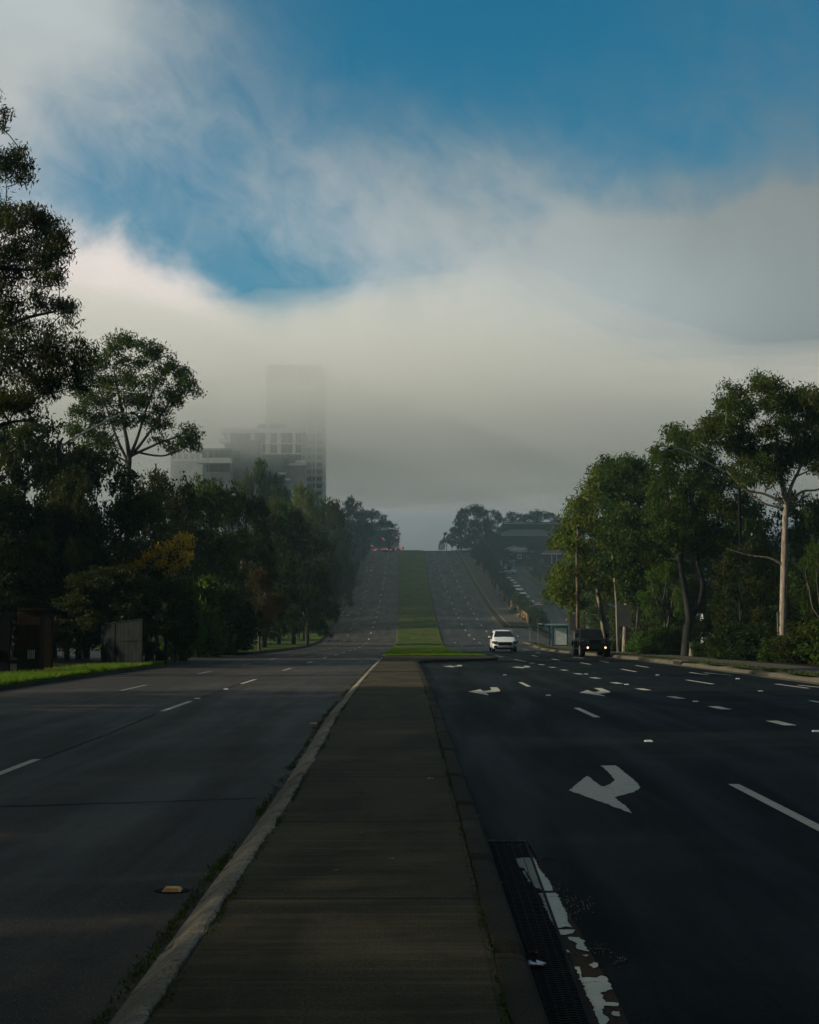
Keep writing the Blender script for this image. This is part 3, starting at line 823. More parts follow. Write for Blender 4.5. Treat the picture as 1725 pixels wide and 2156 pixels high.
traced_tree('tallest gum tree with drooping leaves, cut off by the left edge of the photo', 'gum_tree', 45,
  [[(-95,1400,52),(-90,1150,44),(-75,900,36),(-60,700,26),(-45,500,16),(-30,350,8)],
   [(-75,880,20),(-20,870,14),(30,850,8),(70,842,5)],
   [(-60,700,18),(0,690,12),(60,668,7),(120,655,4)],
   [(-50,560,14),(10,565,9),(60,568,6),(110,560,4)], [(-85,960,18),(-30,910,12),(20,890,7),(60,885,4)]],
  cl, 58, 24, .15, .20, .050, 'leaf_dark', 'bark_dark', 1.7, .6, 21)
# 2: the spreading gum with visible forks
cl = [(260,725,26),(235,740,22),(285,722,20),(310,735,22),(335,750,24),(250,765,26),(215,765,24),(285,765,24),(360,765,22),(385,785,24),(405,800,18),(345,790,26),
      (410,825,12),(385,815,22),(320,810,26),(280,800,24),(245,805,28),(210,800,26),(180,780,24),(350,835,24),(375,845,16),(300,840,24),(265,840,28),(225,845,26),(190,840,26),
      (165,815,24),(240,880,26),(205,880,26),(340,870,20),(355,890,18),(330,895,18),(300,875,22),(270,890,20),(170,870,26),(155,905,26),(200,920,26),(395,905,20),(405,930,16),(415,915,12),
      (380,930,16),(365,945,16),(340,925,14),(415,940,8),(185,950,30),(230,935,20)]
traced_tree('spreading gum tree with fanned bare limbs standing before the foggy apartment block', 'gum_tree', 76,
  [[(262,1330,16),(266,1150,14),(270,1000,12),(272,960,10),(262,900,7),(250,830,5),(240,780,3)],
   [(272,965,8),(290,920,6),(305,870,5),(330,800,3)], [(272,965,8),(300,930,6),(335,880,5),(380,810,3)],
   [(271,975,7),(245,920,5),(225,860,4),(200,800,3)], [(275,960,7),(330,935,5),(370,920,4),(400,905,3)],
   [(280,950,5),(340,960,4),(385,945,3),(410,930,2)]],
  cl, 32, 22, .19, .26, .080, 'leaf', 'bark_mid', 2.4, .3, 33)

def px(cx, cy, sx, sy, n, r0, r1, sd):
    q = random.Random(sd); return [(cx+q.uniform(-1,1)*sx, cy+q.uniform(-1,1)*sy, q.uniform(r0,r1)) for _ in range(n)]
# 3: right cluster of pale trunked gums
cl = [(1320,985,30),(1295,995,26),(1345,1000,26),(1265,1015,26),(1300,1030,32),(1340,1040,30),(1375,1050,30),(1250,1045,26),(1275,1065,34),(1225,1080,26),(1200,1090,20),(1240,1100,30),
      (1320,1085,34),(1360,1095,32),(1395,1085,28),(1280,1115,32),(1200,1120,24),(1185,1140,18),(1230,1140,30),(1320,1140,32),(1370,1140,32),(1265,1165,34),(1215,1175,26),(1300,1190,32),(1350,1190,32),
      (1240,1210,30),(1190,1205,22),(1175,1225,20),(1165,1240,14),(1200,1240,22),(1280,1230,30),(1330,1240,30),(1185,1260,16),(1215,1265,20),(1390,1200,30),(1400,1140,30)]
traced_tree('gum with leaning twin pale trunks directly behind the black off-road car', 'gum_tree', 100,
  [[(1277,1372,10),(1270,1320,9),(1262,1270,8),(1255,1200,7),(1262,1120,6),(1290,1040,4)],
   [(1284,1372,6),(1275,1310,6),(1264,1260,5),(1240,1180,4),(1215,1120,3)],
   [(1262,1260,5),(1250,1200,4),(1220,1170,3),(1190,1150,2)]],
  [c for c in cl if c[0] < 1330], 20, 22, .26, .36, .12, 'leaf_lit', 'bark_pale', 3.2, .25, 41, full=1.12)
traced_tree('gum with three straight pale trunks right of the big sign back', 'gum_tree', 92,
  [[(1314,1378,13),(1318,1300,11),(1322,1220,10),(1320,1120,8),(1330,1030,5)],
   [(1302,1374,6),(1300,1310,6),(1297,1250,5),(1290,1170,4)],
   [(1334,1378,9),(1342,1300,8),(1350,1200,7),(1352,1130,5),(1370,1060,3)]],
  [c for c in cl if c[0] >= 1295] + px(1370,1120,45,70,8,24,34,3), 20, 22, .26, .36, .12, 'leaf', 'bark_pale', 2.6, .25, 43, full=1.12)
# 4: dark trunked tree
cl = [(1425,905,18),(1440,915,16),(1410,915,12),(1450,930,20),(1400,950,24),(1385,955,16),(1430,965,26),(1395,985,26),(1420,1010,28),(1460,960,26),(1490,985,28),(1465,1010,30),(1500,1030,30),
      (1390,1030,24),(1440,1050,32),(1480,1065,32),(1520,1060,28),(1415,1085,30),(1460,1105,34),(1510,1110,32),(1545,1080,26),(1560,1050,24),(1575,1085,20),(1590,1070,16),(1560,1110,24),(1400,1125,26),(1440,1150,28),(1490,1150,30),
      (1530,1140,26),(1380,1080,26),(1375,1170,24),(1540,1020,24),(1520,990,24)]
traced_tree('tree with two nearly black trunks forking low behind the footpath', 'gum_tree', 76,
  [[(1443,1392,22),(1448,1330,20),(1452,1300,17),(1442,1240,13),(1432,1180,12),(1422,1120,9),(1410,1060,6),(1400,1000,4)],
   [(1450,1310,13),(1470,1275,12),(1480,1230,13),(1468,1180,11),(1476,1120,9),(1490,1060,6),(1500,1000,4)],
   [(1435,1190,9),(1440,1140,7),(1455,1090,6),(1450,1000,4)]],
  cl, 30, 22, .22, .28, .085, 'leaf', 'bark_dark', 2.6, .3, 47, full=1.08)
# 5: tall pale gum at the right edge
cl = [(1560,835,26),(1600,820,28),(1635,815,24),(1530,860,26),(1500,890,26),(1580,860,28),(1625,850,28),(1540,900,28),(1500,925,24),(1475,905,14),(1570,920,26),(1660,835,26),(1700,830,26),(1740,850,34),
      (1680,860,28),(1715,880,28),(1655,890,26),(1620,900,26),(1690,910,28),(1600,950,28),(1640,940,28),(1675,945,26),(1720,930,28),(1610,985,28),(1575,975,20),(1650,980,26),(1540,940,22),(1590,1005,22),(1560,1000,18),
      (1720,985,20),(1520,905,24),(1630,1005,20),(1700,960,26),(1760,930,34),(1755,880,34),(1555,950,20)]
traced_tree('tall gum with a single smooth pale trunk at the far right of the footpath', 'gum_tree', 62,
  [[(1650,1398,18),(1649,1340,17),(1650,1260,15),(1652,1180,14),(1654,1100,12),(1655,1060,11),(1645,1010,9),(1635,960,7),(1640,900,5)],
   [(1655,1062,9),(1668,1020,7),(1685,985,6),(1700,930,4)], [(1654,1060,7),(1610,1040,5),(1570,1030,4),(1530,990,3)],
   [(1656,1060,6),(1690,1035,5),(1725,1030,4),(1760,1000,3)], [(1650,1190,6),(1620,1175,4),(1580,1170,3),(1530,1155,2)],
   [(1652,1070,6),(1610,1060,4),(1575,1035,3)], [(1648,1010,5),(1640,990,4),(1600,960,3)]],
  cl, 48, 24, .18, .22, .065, 'leaf', 'bark_pale', 2.0, .35, 53, full=1.08)
index_none = None

# ---- left masses
ordn = ['nearest','second','third','fourth','fifth','sixth','seventh','eighth','ninth','tenth','eleventh','topmost']
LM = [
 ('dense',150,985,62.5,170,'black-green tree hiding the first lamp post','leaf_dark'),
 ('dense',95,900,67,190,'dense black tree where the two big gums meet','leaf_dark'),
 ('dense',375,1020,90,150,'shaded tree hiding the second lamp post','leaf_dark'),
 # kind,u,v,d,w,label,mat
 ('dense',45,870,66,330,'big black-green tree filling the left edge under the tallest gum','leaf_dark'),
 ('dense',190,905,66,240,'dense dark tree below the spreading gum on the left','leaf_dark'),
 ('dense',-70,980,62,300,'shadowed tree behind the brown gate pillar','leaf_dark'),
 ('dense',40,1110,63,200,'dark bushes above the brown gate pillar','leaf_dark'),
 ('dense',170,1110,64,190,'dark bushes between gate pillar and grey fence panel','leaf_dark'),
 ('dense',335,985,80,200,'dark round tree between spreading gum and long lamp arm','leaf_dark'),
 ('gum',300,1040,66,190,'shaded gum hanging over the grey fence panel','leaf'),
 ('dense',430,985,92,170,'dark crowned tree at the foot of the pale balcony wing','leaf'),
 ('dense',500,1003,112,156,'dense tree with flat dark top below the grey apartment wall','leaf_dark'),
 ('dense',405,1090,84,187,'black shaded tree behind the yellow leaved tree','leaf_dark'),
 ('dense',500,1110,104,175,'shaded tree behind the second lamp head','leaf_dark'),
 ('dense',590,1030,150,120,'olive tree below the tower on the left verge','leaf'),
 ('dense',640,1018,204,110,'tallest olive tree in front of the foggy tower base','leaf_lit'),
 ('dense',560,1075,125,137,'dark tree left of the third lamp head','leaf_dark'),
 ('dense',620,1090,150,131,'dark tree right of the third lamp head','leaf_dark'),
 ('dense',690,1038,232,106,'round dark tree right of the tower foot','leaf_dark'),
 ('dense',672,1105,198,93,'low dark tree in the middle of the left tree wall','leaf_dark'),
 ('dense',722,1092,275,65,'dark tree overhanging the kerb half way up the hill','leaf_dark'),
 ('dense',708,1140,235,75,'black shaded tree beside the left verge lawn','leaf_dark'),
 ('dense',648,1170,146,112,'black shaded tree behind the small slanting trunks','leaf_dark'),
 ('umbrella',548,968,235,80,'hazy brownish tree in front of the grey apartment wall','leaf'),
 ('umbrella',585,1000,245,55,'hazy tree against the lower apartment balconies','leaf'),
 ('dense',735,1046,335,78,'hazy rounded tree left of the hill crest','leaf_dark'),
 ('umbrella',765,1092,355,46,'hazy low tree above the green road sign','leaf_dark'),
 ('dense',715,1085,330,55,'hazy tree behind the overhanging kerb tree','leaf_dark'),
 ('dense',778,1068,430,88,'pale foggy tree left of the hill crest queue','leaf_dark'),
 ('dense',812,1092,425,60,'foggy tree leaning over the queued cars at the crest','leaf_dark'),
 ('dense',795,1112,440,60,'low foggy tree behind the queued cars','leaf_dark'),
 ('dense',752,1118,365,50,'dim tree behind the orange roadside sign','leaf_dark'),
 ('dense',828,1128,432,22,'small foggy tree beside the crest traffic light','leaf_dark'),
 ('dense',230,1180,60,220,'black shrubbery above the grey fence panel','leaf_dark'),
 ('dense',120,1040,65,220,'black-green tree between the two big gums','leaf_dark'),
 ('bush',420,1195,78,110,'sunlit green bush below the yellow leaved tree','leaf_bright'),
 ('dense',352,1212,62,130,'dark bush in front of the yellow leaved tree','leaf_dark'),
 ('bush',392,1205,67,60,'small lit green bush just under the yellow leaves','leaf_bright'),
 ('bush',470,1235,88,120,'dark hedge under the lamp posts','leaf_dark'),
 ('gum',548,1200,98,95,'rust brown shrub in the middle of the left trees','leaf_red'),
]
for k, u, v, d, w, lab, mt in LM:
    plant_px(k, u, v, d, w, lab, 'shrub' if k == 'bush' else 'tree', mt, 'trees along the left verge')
for i, (X, Y, H, W) in enumerate(((-24,198,15,11),(-23,212,16,12),(-24,226,16,12),(-23,242,16,12),(-24,256,16,12),(-23,272,16,12),(-24,290,15,12),(-24,322,15,12),(-23,345,14,12),(-24,366,13,12))):  # hidden row, added to cast shade on the upper median
    plant('dense', X, Y, H, W, 'hidden shade tree added behind the left trees, number %s going uphill' % ('one','two','three','four','five','six','seven','eight','nine','ten')[i], 'tree', 'leaf_dark', None, 'trees along the left verge')
for i, (X, Y, H, W) in enumerate(((-24,104,4.5,7),(-23,122,4.5,7),(-19.5,138,3.2,5),(-21,150,5,8),(-20.5,170,5,8),(-20,190,5,7),(-18.5,208,4.5,6),(-18,230,5,6))):
    plant('dense', X, Y, H, W, 'low shaded shrub tree on the left lawn, %s up the hill' % ordn[i], 'shrub', 'leaf_dark', 'lawn_shrub', 'shrubs on the left lawn')
# yellow leaved tree
traced_tree('slender tree with bright yellow autumn leaves among the dark left trees', 'autumn_tree', 64.5,
  [[(372,1330,7),(368,1260,6),(372,1200,5),(380,1140,3)],[(368,1250,4),(340,1200,3),(325,1170,2)]],
  [(385,1135,12),(392,1150,10),(380,1165,12),(390,1180,10),(372,1190,10),(330,1152,12),(338,1170,14),(320,1175,12),(345,1185,10),(335,1195,10),(285,1182,8),(300,1185,8),(275,1190,6),(360,1205,10),(395,1135,10),(398,1170,9),(355,1150,9)],
  34, 16, .16, .19, .09, 'leaf_yellow', 'bark_mid', .8, .4, 61, cat='tree')
# unseen, out of frame trees put in to shade the street
for i, (X, Y, H, W) in enumerate(((-19,8,16,12),(-20,17,17,12),(-21,27,15,12),(-22,-3,17,13),(-22,-15,16,13),(-27,12,12,13),(-28,24,13,13),(-23,58,4.5,7),(-18,0,15,11),(-19,-9,15,11))):
    plant('dense', X, Y, H, W, 'unseen shade tree at the left verge, %s' % ('nearest to','second from','third from','beside','behind','in the second row closest to','in the second row farther from','low and well ahead of','tall and level with','tall and just behind')[i] + ' the camera', 'tree', 'leaf_dark', None, 'trees along the left verge')

# ---- hill right
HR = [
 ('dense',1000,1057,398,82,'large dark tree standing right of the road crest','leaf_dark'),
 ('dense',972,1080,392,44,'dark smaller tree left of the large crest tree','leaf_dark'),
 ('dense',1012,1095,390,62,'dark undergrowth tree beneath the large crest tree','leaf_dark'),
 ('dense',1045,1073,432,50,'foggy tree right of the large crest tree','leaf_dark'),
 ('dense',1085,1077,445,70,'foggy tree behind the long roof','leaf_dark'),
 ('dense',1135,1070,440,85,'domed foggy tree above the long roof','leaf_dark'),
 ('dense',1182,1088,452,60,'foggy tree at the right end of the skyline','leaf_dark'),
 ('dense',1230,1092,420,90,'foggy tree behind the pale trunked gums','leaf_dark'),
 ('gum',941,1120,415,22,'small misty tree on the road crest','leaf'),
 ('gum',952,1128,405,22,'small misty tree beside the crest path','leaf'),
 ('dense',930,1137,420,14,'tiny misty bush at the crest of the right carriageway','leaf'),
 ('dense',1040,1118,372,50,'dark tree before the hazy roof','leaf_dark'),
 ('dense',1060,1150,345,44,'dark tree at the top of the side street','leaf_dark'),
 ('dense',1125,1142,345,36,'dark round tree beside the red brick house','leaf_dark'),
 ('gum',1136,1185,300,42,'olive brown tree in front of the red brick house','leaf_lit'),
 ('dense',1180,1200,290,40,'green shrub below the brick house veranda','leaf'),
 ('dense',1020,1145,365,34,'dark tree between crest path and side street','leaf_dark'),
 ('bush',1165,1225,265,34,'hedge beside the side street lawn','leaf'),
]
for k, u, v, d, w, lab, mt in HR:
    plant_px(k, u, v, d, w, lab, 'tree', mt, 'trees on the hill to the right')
ordn = ['nearest','second','third','fourth','fifth','sixth','seventh','eighth','ninth','tenth','eleventh','topmost']
for i, Y in enumerate((204,212,221,232,244,257,270,285,302,320,340,360)):
    plant('bush' if i in (0,1,3) else 'dense', 20.5 + random.uniform(-.3,.4), Y, (2.8,3.6,4.0,4.4,4.2,4.0,4.2,4.4,4.6,5,6,6.5)[i], (2.6,3.2,3.4,3.4,3.4,3.4,3.4,3.6,3.8,4,5,6)[i],
          'green tree on the bank between shared path and parked cars, %s up the hill' % ordn[i], 'tree', 'leaf' if i < 8 else 'leaf_dark', 'bank_tree' , 'trees on the bank between shared path and side street', var=i)

# ---- right side background and undergrowth
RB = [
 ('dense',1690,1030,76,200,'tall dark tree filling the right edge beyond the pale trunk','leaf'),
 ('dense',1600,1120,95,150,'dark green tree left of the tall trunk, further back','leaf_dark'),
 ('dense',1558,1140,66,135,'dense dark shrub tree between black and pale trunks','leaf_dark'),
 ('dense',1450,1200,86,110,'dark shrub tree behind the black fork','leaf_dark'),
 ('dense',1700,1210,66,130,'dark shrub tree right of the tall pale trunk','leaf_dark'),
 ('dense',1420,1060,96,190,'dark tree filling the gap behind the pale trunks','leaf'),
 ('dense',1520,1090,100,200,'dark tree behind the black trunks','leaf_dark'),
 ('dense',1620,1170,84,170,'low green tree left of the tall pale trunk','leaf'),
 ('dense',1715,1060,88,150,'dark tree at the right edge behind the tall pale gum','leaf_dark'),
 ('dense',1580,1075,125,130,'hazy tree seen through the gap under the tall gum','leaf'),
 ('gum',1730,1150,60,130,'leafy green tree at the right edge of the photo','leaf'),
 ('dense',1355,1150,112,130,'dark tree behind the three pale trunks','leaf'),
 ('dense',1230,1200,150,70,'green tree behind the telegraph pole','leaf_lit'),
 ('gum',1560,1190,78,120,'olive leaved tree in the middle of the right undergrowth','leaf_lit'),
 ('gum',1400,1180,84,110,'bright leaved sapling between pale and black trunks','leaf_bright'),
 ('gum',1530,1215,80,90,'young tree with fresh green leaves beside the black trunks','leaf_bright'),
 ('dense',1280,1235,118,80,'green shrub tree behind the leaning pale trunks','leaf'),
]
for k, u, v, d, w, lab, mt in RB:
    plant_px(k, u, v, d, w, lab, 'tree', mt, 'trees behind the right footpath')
desc = ['beside the big sign back','left of the three pale trunks','right of the three pale trunks','below the bright sapling','in front of the black trunks','right of the black trunks',
        'half way to the tall pale trunk','just left of the tall pale trunk','at the foot of the tall pale trunk','right of the tall pale trunk','at the right photo edge','nearest the camera on the right']
for i, (u, v, d, w, mt) in enumerate(((1290,1335,96,34,'leaf'),(1345,1325,88,50,'leaf_bright'),(1375,1310,82,70,'leaf'),(1400,1320,78,70,'leaf_dark'),(1440,1345,70,60,'leaf_dark'),(1505,1330,67,60,'leaf'),
      (1560,1300,64,90,'leaf_dark'),(1600,1305,63,80,'leaf_dark'),(1640,1330,60,60,'leaf'),(1690,1300,58,90,'leaf_dark'),(1735,1290,56,100,'leaf'),(1800,1290,50,120,'leaf'))):
    p = at(u, v, d); X = max(p.x, XR(d)+3.9)
    plant('bush', X, d, max(1.1, p.z - zr(d)), w*d/F*1.1, 'green shrub at the right footpath, %s' % desc[i], 'shrub', mt, 'undergrowth_shrub', 'shrubs along the right footpath', var=i)
for i, (u, d) in enumerate(((1510,69),(1378,84),(1475,73))):   # strappy plants
    p = at(u, 1380, d); b = []; r_ = random.Random(i)
    mb = MB()
    for k in range(46):
        a = r_.uniform(0, 6.28); l = r_.uniform(.5, 1.15); o_ = Vector((math.cos(a), math.sin(a), 0)); s_ = Vector((-o_.y, o_.x, 0))*.025
        q0 = o_*.05; q1 = o_*.22*l + Vector((0,0,.75*l)); q2 = o_*.55*l + Vector((0,0,.95*l))
        mb.add([q0-s_, q0+s_, q1+s_, q1-s_, q2], [(0,1,2,3),(3,2,4)])
    X = XR(d)+3.6
    o = mb.build('strappy_plant', 'leaf_bright', loc=(X, d, zr(d)+.15))
    tag(o, 'clump of strap leaves at the footpath edge, %s' % ('below the black trunks','left of the bright sapling','between the other two strap clumps')[i], 'plant', 'strap leaved plants')

# ---- grass blades and kerb weeds (stuff)
def blades(name, pts, h, w, mat, label, cat, seed, lean=.35):
    r = np.random.default_rng(seed); P = np.asarray(pts); n = len(P)
    a = r.uniform(0, 2*PI, n); hh = h*r.uniform(.4, 1.3, n); ww = w*r.uniform(.6, 1.3, n)
    s = np.stack([np.cos(a), np.sin(a), 0*a], 1)*ww[:,None]/2
    t = np.stack([r.normal(0, lean, n)*hh, r.normal(0, lean, n)*hh, hh], 1)
    V = np.empty((n,3,3)); V[:,0] = P - s; V[:,1] = P + s; V[:,2] = P + t
    me = bpy.data.meshes.new(name); me.vertices.add(3*n); me.loops.add(3*n); me.polygons.add(n)
    me.vertices.foreach_set('co', V.reshape(-1).astype(np.float32)); me.loops.foreach_set('vertex_index', np.arange(3*n, dtype=np.int32))
    me.polygons.foreach_set('loop_start', np.arange(0, 3*n, 3, dtype=np.int32)); me.update(calc_edges=True)
    at_ = me.attributes.new('v', 'FLOAT', 'FACE'); at_.data.foreach_set('value', r.uniform(0,1,n).astype(np.float32))
    me.materials.append(M[mat]); o = bpy.data.objects.new(name, me); col.objects.link(o)
    return tag(o, label, cat, kind='stuff')
r = np.random.default_rng(4)
pts = []
for _ in range(36000):
    y = r.uniform(31, 58.5) if r.uniform() > .25 else r.uniform(31, 47); x = XL(y) - .25 - abs(r.normal(0, 1.3))*.9
    if x < XL(y)-3.4: continue
    pts.append((x, y, zr(y)+.13))
blades('grass', pts, .10, .022, 'blade', 'bright tufted grass along the left kerb', 'grass', 5)
pts = []
for _ in range(9000):
    y = 31 + 27*r.uniform()**1; x = XL(y) - .2 - abs(r.normal(0,.12)); pts.append((x, y, zr(y)+.10))
blades('grass', pts, .17, .03, 'blade', 'long grass fringe spilling over the left kerb', 'grass', 6, .6)
pts = []
for _ in range(26000):
    y = 75 + 60*r.uniform()**2; x = r.uniform(XML(y)+.3, XW(y)-.3); pts.append((x, y, zr(y)+.16))
for _ in range(4000):
    t = r.uniform(); y = 75.1 + abs(r.normal(0,.2)); x = -1.4 + 5.8*t; pts.append((x, y, zr(y)+.14))
for _ in range(9000):
    y = 75 + 130*r.uniform()**1.3; e_ = abs(r.normal(0,.10)); pts.append(((XML(y)+.22+e_) if r.uniform() < .5 else (XW(y)-.22-e_), y, zr(y)+.14))
blades('grass', pts, .09, .03, 'blade', 'mown grass blades covering the near end of the grass median', 'grass', 7)
pts = []
for _ in range(7000):
    y = r.uniform(28, 160); x = XR(y) + .36 + r.uniform(0, .85); pts.append((x, y, zr(y)+.165))
blades('grass', pts, .09, .03, 'weed', 'sparse dry grass on the strip behind the right kerb', 'grass', 8)
def clustered(n, y0, y1, xf, sx, nz, r):
    out = []; cs = [(y0 + (y1-y0)*r.uniform()**1.6, r.uniform(.06, .35), r.uniform(.4, 1)) for _ in range(nz)]
    for _ in range(n):
        c = cs[int(r.integers(nz))]; y = c[0] + r.normal(0, c[1]); x = xf(y) + r.normal(0, sx)*c[2]
        out.append((x, y))
    return out
q = clustered(4200, 5.5, 60, lambda y: XML(y)-.05, .035, 110, r)
blades('weeds', [(x, y, zr(y)+.004) for x, y in q if x < XML(y)+.01], .03, .014, 'weed', 'moss and weeds in the joint at the foot of the pale kerb', 'weeds', 9, .9)
q = clustered(1500, 5.5, 45, lambda y: XML(y)+.285, .018, 34, r)
blades('weeds', [(x, y, zr(y)+.13) for x, y in q], .028, .010, 'weed', 'small green weeds in the crack behind the pale kerb', 'weeds', 10, .9)
q = clustered(1400, 6, 50, lambda y: XMR(y)-.225, .010, 46, r)
blades('weeds', [(x, y, zr(y)+.13) for x, y in q], .025, .010, 'weed', 'thin line of weeds beside the dark right kerb of the path', 'weeds', 11, .9)
# ------------------------------------------------------------------ materials
M['steel'] = simple('galvanised steel', (.16,.18,.19), .45, .6, .2, 6)
M['pole_grey'] = simple('weathered grey pole', (.13,.13,.12), .7, 0, .25, 4)
M['wood'] = simple('weathered timber', (.12,.085,.055), .8, 0, .4, 5)
M['fence_wood'] = simple('orange brown timber paling', (.17,.09,.042), .8, 0, .3, 3)
M['fence_grey'] = simple('grey sheet fence', (.010,.013,.013), .8, 0, .25, 2, .04)  # near-black base colour stands in for shade on the fence
M['brick_brown'] = simple('brown render', (.030,.020,.012), .85, 0, .3, 6, .05)  # base darkened in place of shade on the gate pillars
M['dark'] = simple('dark slate', (.010,.011,.012), .8, 0, .25, 3, .1)
M['glass_dark'] = simple('dark window glass', (.004,.006,.008), .2, 0, .2, 1, .28)
M['glass_bld'] = simple('hazy window glass', (.07,.09,.10), .2, 0, .2, .4, .5)
M['white_wall'] = simple('white rendered wall', (.66,.68,.66), .7, 0, .1, .5)
M['grey_wall'] = simple('blue grey wall', (.20,.23,.25), .75, 0, .1, .5)
M['grey_wall2'] = simple('mid grey cladding', (.32,.35,.36), .75, 0, .1, .5)
M['tower_wall'] = simple('pale tower cladding', (.34,.36,.36), .75, 0, .1, .5)
M['slate_roof'] = simple('dark tiled roof', (.045,.05,.055), .8, 0, .25, 4)
M['red_roof'] = simple('terracotta tiles', (.08,.035,.025), .8, 0, .25, 4)
M['red_brick'] = simple('red brick', (.09,.03,.02), .85, 0, .3, 8)
M['solar'] = simple('solar panel', (.03,.04,.06), .25, .2)
M['white'] = simple('white enamel', (.62,.63,.62), .4, 0, .06)
M['car_white'] = simple('white car paint', (.66,.68,.68), .22, 0, .04, 1, .6)
M['car_black'] = simple('black car paint', (.003,.004,.006), .3, 0, .2, 1, .35)
M['car_silver'] = simple('silver car paint', (.30,.32,.33), .3, .4, .05, 1)
M['car_red'] = simple('dark red paint', (.15,.015,.012), .35, 0, .1, 1)
M['car_blue'] = simple('dark blue car paint', (.02,.035,.07), .3, 0, .1, 1)
M['plastic'] = simple('black plastic', (.004,.004,.0045), .6, 0, .2, 3, .15)
M['tyre'] = simple('tyre rubber', (.004,.004,.004), .9, 0, .2, 3, .1)
M['rim'] = simple('alloy rim', (.25,.26,.27), .35, .7, .1)
M['chrome'] = simple('chrome trim', (.5,.52,.53), .2, .8, .05)
M['lens'] = simple('headlight lens', (.07,.08,.09), .15, .2, .1)
M['fog_on'] = simple('lit fog lamp', (.9,.8,.6), .4, emit=(1,.66,.34), es=1.7)
M['brake'] = simple('lit brake lamp', (.5,.02,.02), .4, emit=(1,.04,.05), es=1.8)
M['red_lamp'] = simple('lit red signal lamp', (.5,.02,.02), .4, emit=(1,.05,.06), es=1.6)
M['green_lamp'] = simple('lit green signal lamp', (.02,.4,.1), .4, emit=(.03,.7,.2), es=.6)
M['amber'] = simple('amber sign', (.35,.15,.03), .6)
M['sign_green'] = simple('green road sign', (.01,.13,.09), .5)
M['sign_blue'] = simple('blue sign', (.01,.05,.16), .5)
M['sign_back'] = simple('grey sign back', (.10,.10,.085), .7, 0, .15)
M['sign_white'] = simple('white sign face', (.42,.46,.46), .5)
M['sign_red'] = simple('red sign border', (.25,.03,.03), .5)
M['shelter'] = simple('teal shelter frame', (.015,.075,.095), .45, .2)
M['shelter_roof'] = simple('green shelter roof', (.03,.09,.07), .5)
M['panel'] = simple('pale shelter panel', (.75,.78,.68), .5, 0, .12, 2)
M['lamp_glass'] = simple('pale lamp bowl', (.35,.42,.45), .2, 0, .1)
M['skin'] = simple('skin', (.35,.2,.14), .6)
M['shirt_blue'] = simple('light blue shirt', (.16,.30,.48), .8)
M['trousers'] = simple('dark trousers', (.012,.012,.016), .9)
M['hair'] = simple('dark hair', (.01,.008,.006), .7)
M['banner'] = simple('pale blue banner', (.16,.30,.36), .7)
M['wire'] = simple('overhead wire', (.02,.022,.025), .6)
M['yellow'] = simple('yellow marker plastic', (.48,.33,.09), .6, 0, .2, 20)
M['orange'] = simple('orange reflector', (.42,.15,.02), .25, 0, .15, 20)
M['marker'] = simple('white raised marker', (.45,.47,.46), .5, 0, .2, 20)
M['foil'] = simple('crumpled silver wrapper', (.42,.50,.58), .35, .25, .3, 30)
M['dry_leaf'] = simple('dry leaf', (.17,.10,.05), .8, 0, .3, 30)
M['red_leaf'] = simple('dry red leaf', (.12,.02,.01), .8, 0, .2, 30)

# ------------------------------------------------------------------ cars
def loft(mb, stn, zref=0):
    rows = []
    for (y, zb, wb, zm, wm, zt, wt) in stn:
        half = [(wb*.86, zb), (wb, zb+.10), (wm, (zb+zm)/2), (wm*.985, zm), (wt + (wm-wt)*.12, zt-.13*(zt-zm)), (wt*.9, zt-.012), (wt*.45, zt+.012)]
        rows.append([(-x, y, z) for x, z in half] + [(x, y, z) for x, z in reversed(half)])
    n = len(rows[0]); vs = [p for r_ in rows for p in r_]
    fs = [(i*n+k, (i+1)*n+k, (i+1)*n+(k+1)%n, i*n+(k+1)%n) for i in range(len(rows)-1) for k in range(n)]
    fs += [tuple(range(n)), tuple(reversed(range((len(rows)-1)*n, len(rows)*n)))]
    mb.add(vs, fs)
def wheel(root, x, y, r_, w, detail=True):
    b = MB(); b.cyl((0,0,0), r_, w, 20, 'X'); o = b.build('wheel', 'tyre', root, loc=(x, y, r_), bevel=.03)
    if detail:
        b = MB(); s = 1 if x > 0 else -1
        b.cyl((s*(w/2+.004),0,0), r_*.62, .02, 16, 'X')
        for k in range(5): b.box((s*(w/2+.018), math.cos(k*1.2566)*r_*.32, math.sin(k*1.2566)*r_*.32), (.02, r_*.5, r_*.13), rx=k*1.2566)
        b.build('rim', 'rim', o)
def shade(o, ang=35):
    o.data.polygons.foreach_set('use_smooth', [True]*len(o.data.polygons))
    m = o.modifiers.new('sub', 'SUBSURF'); m.levels = m.render_levels = 1

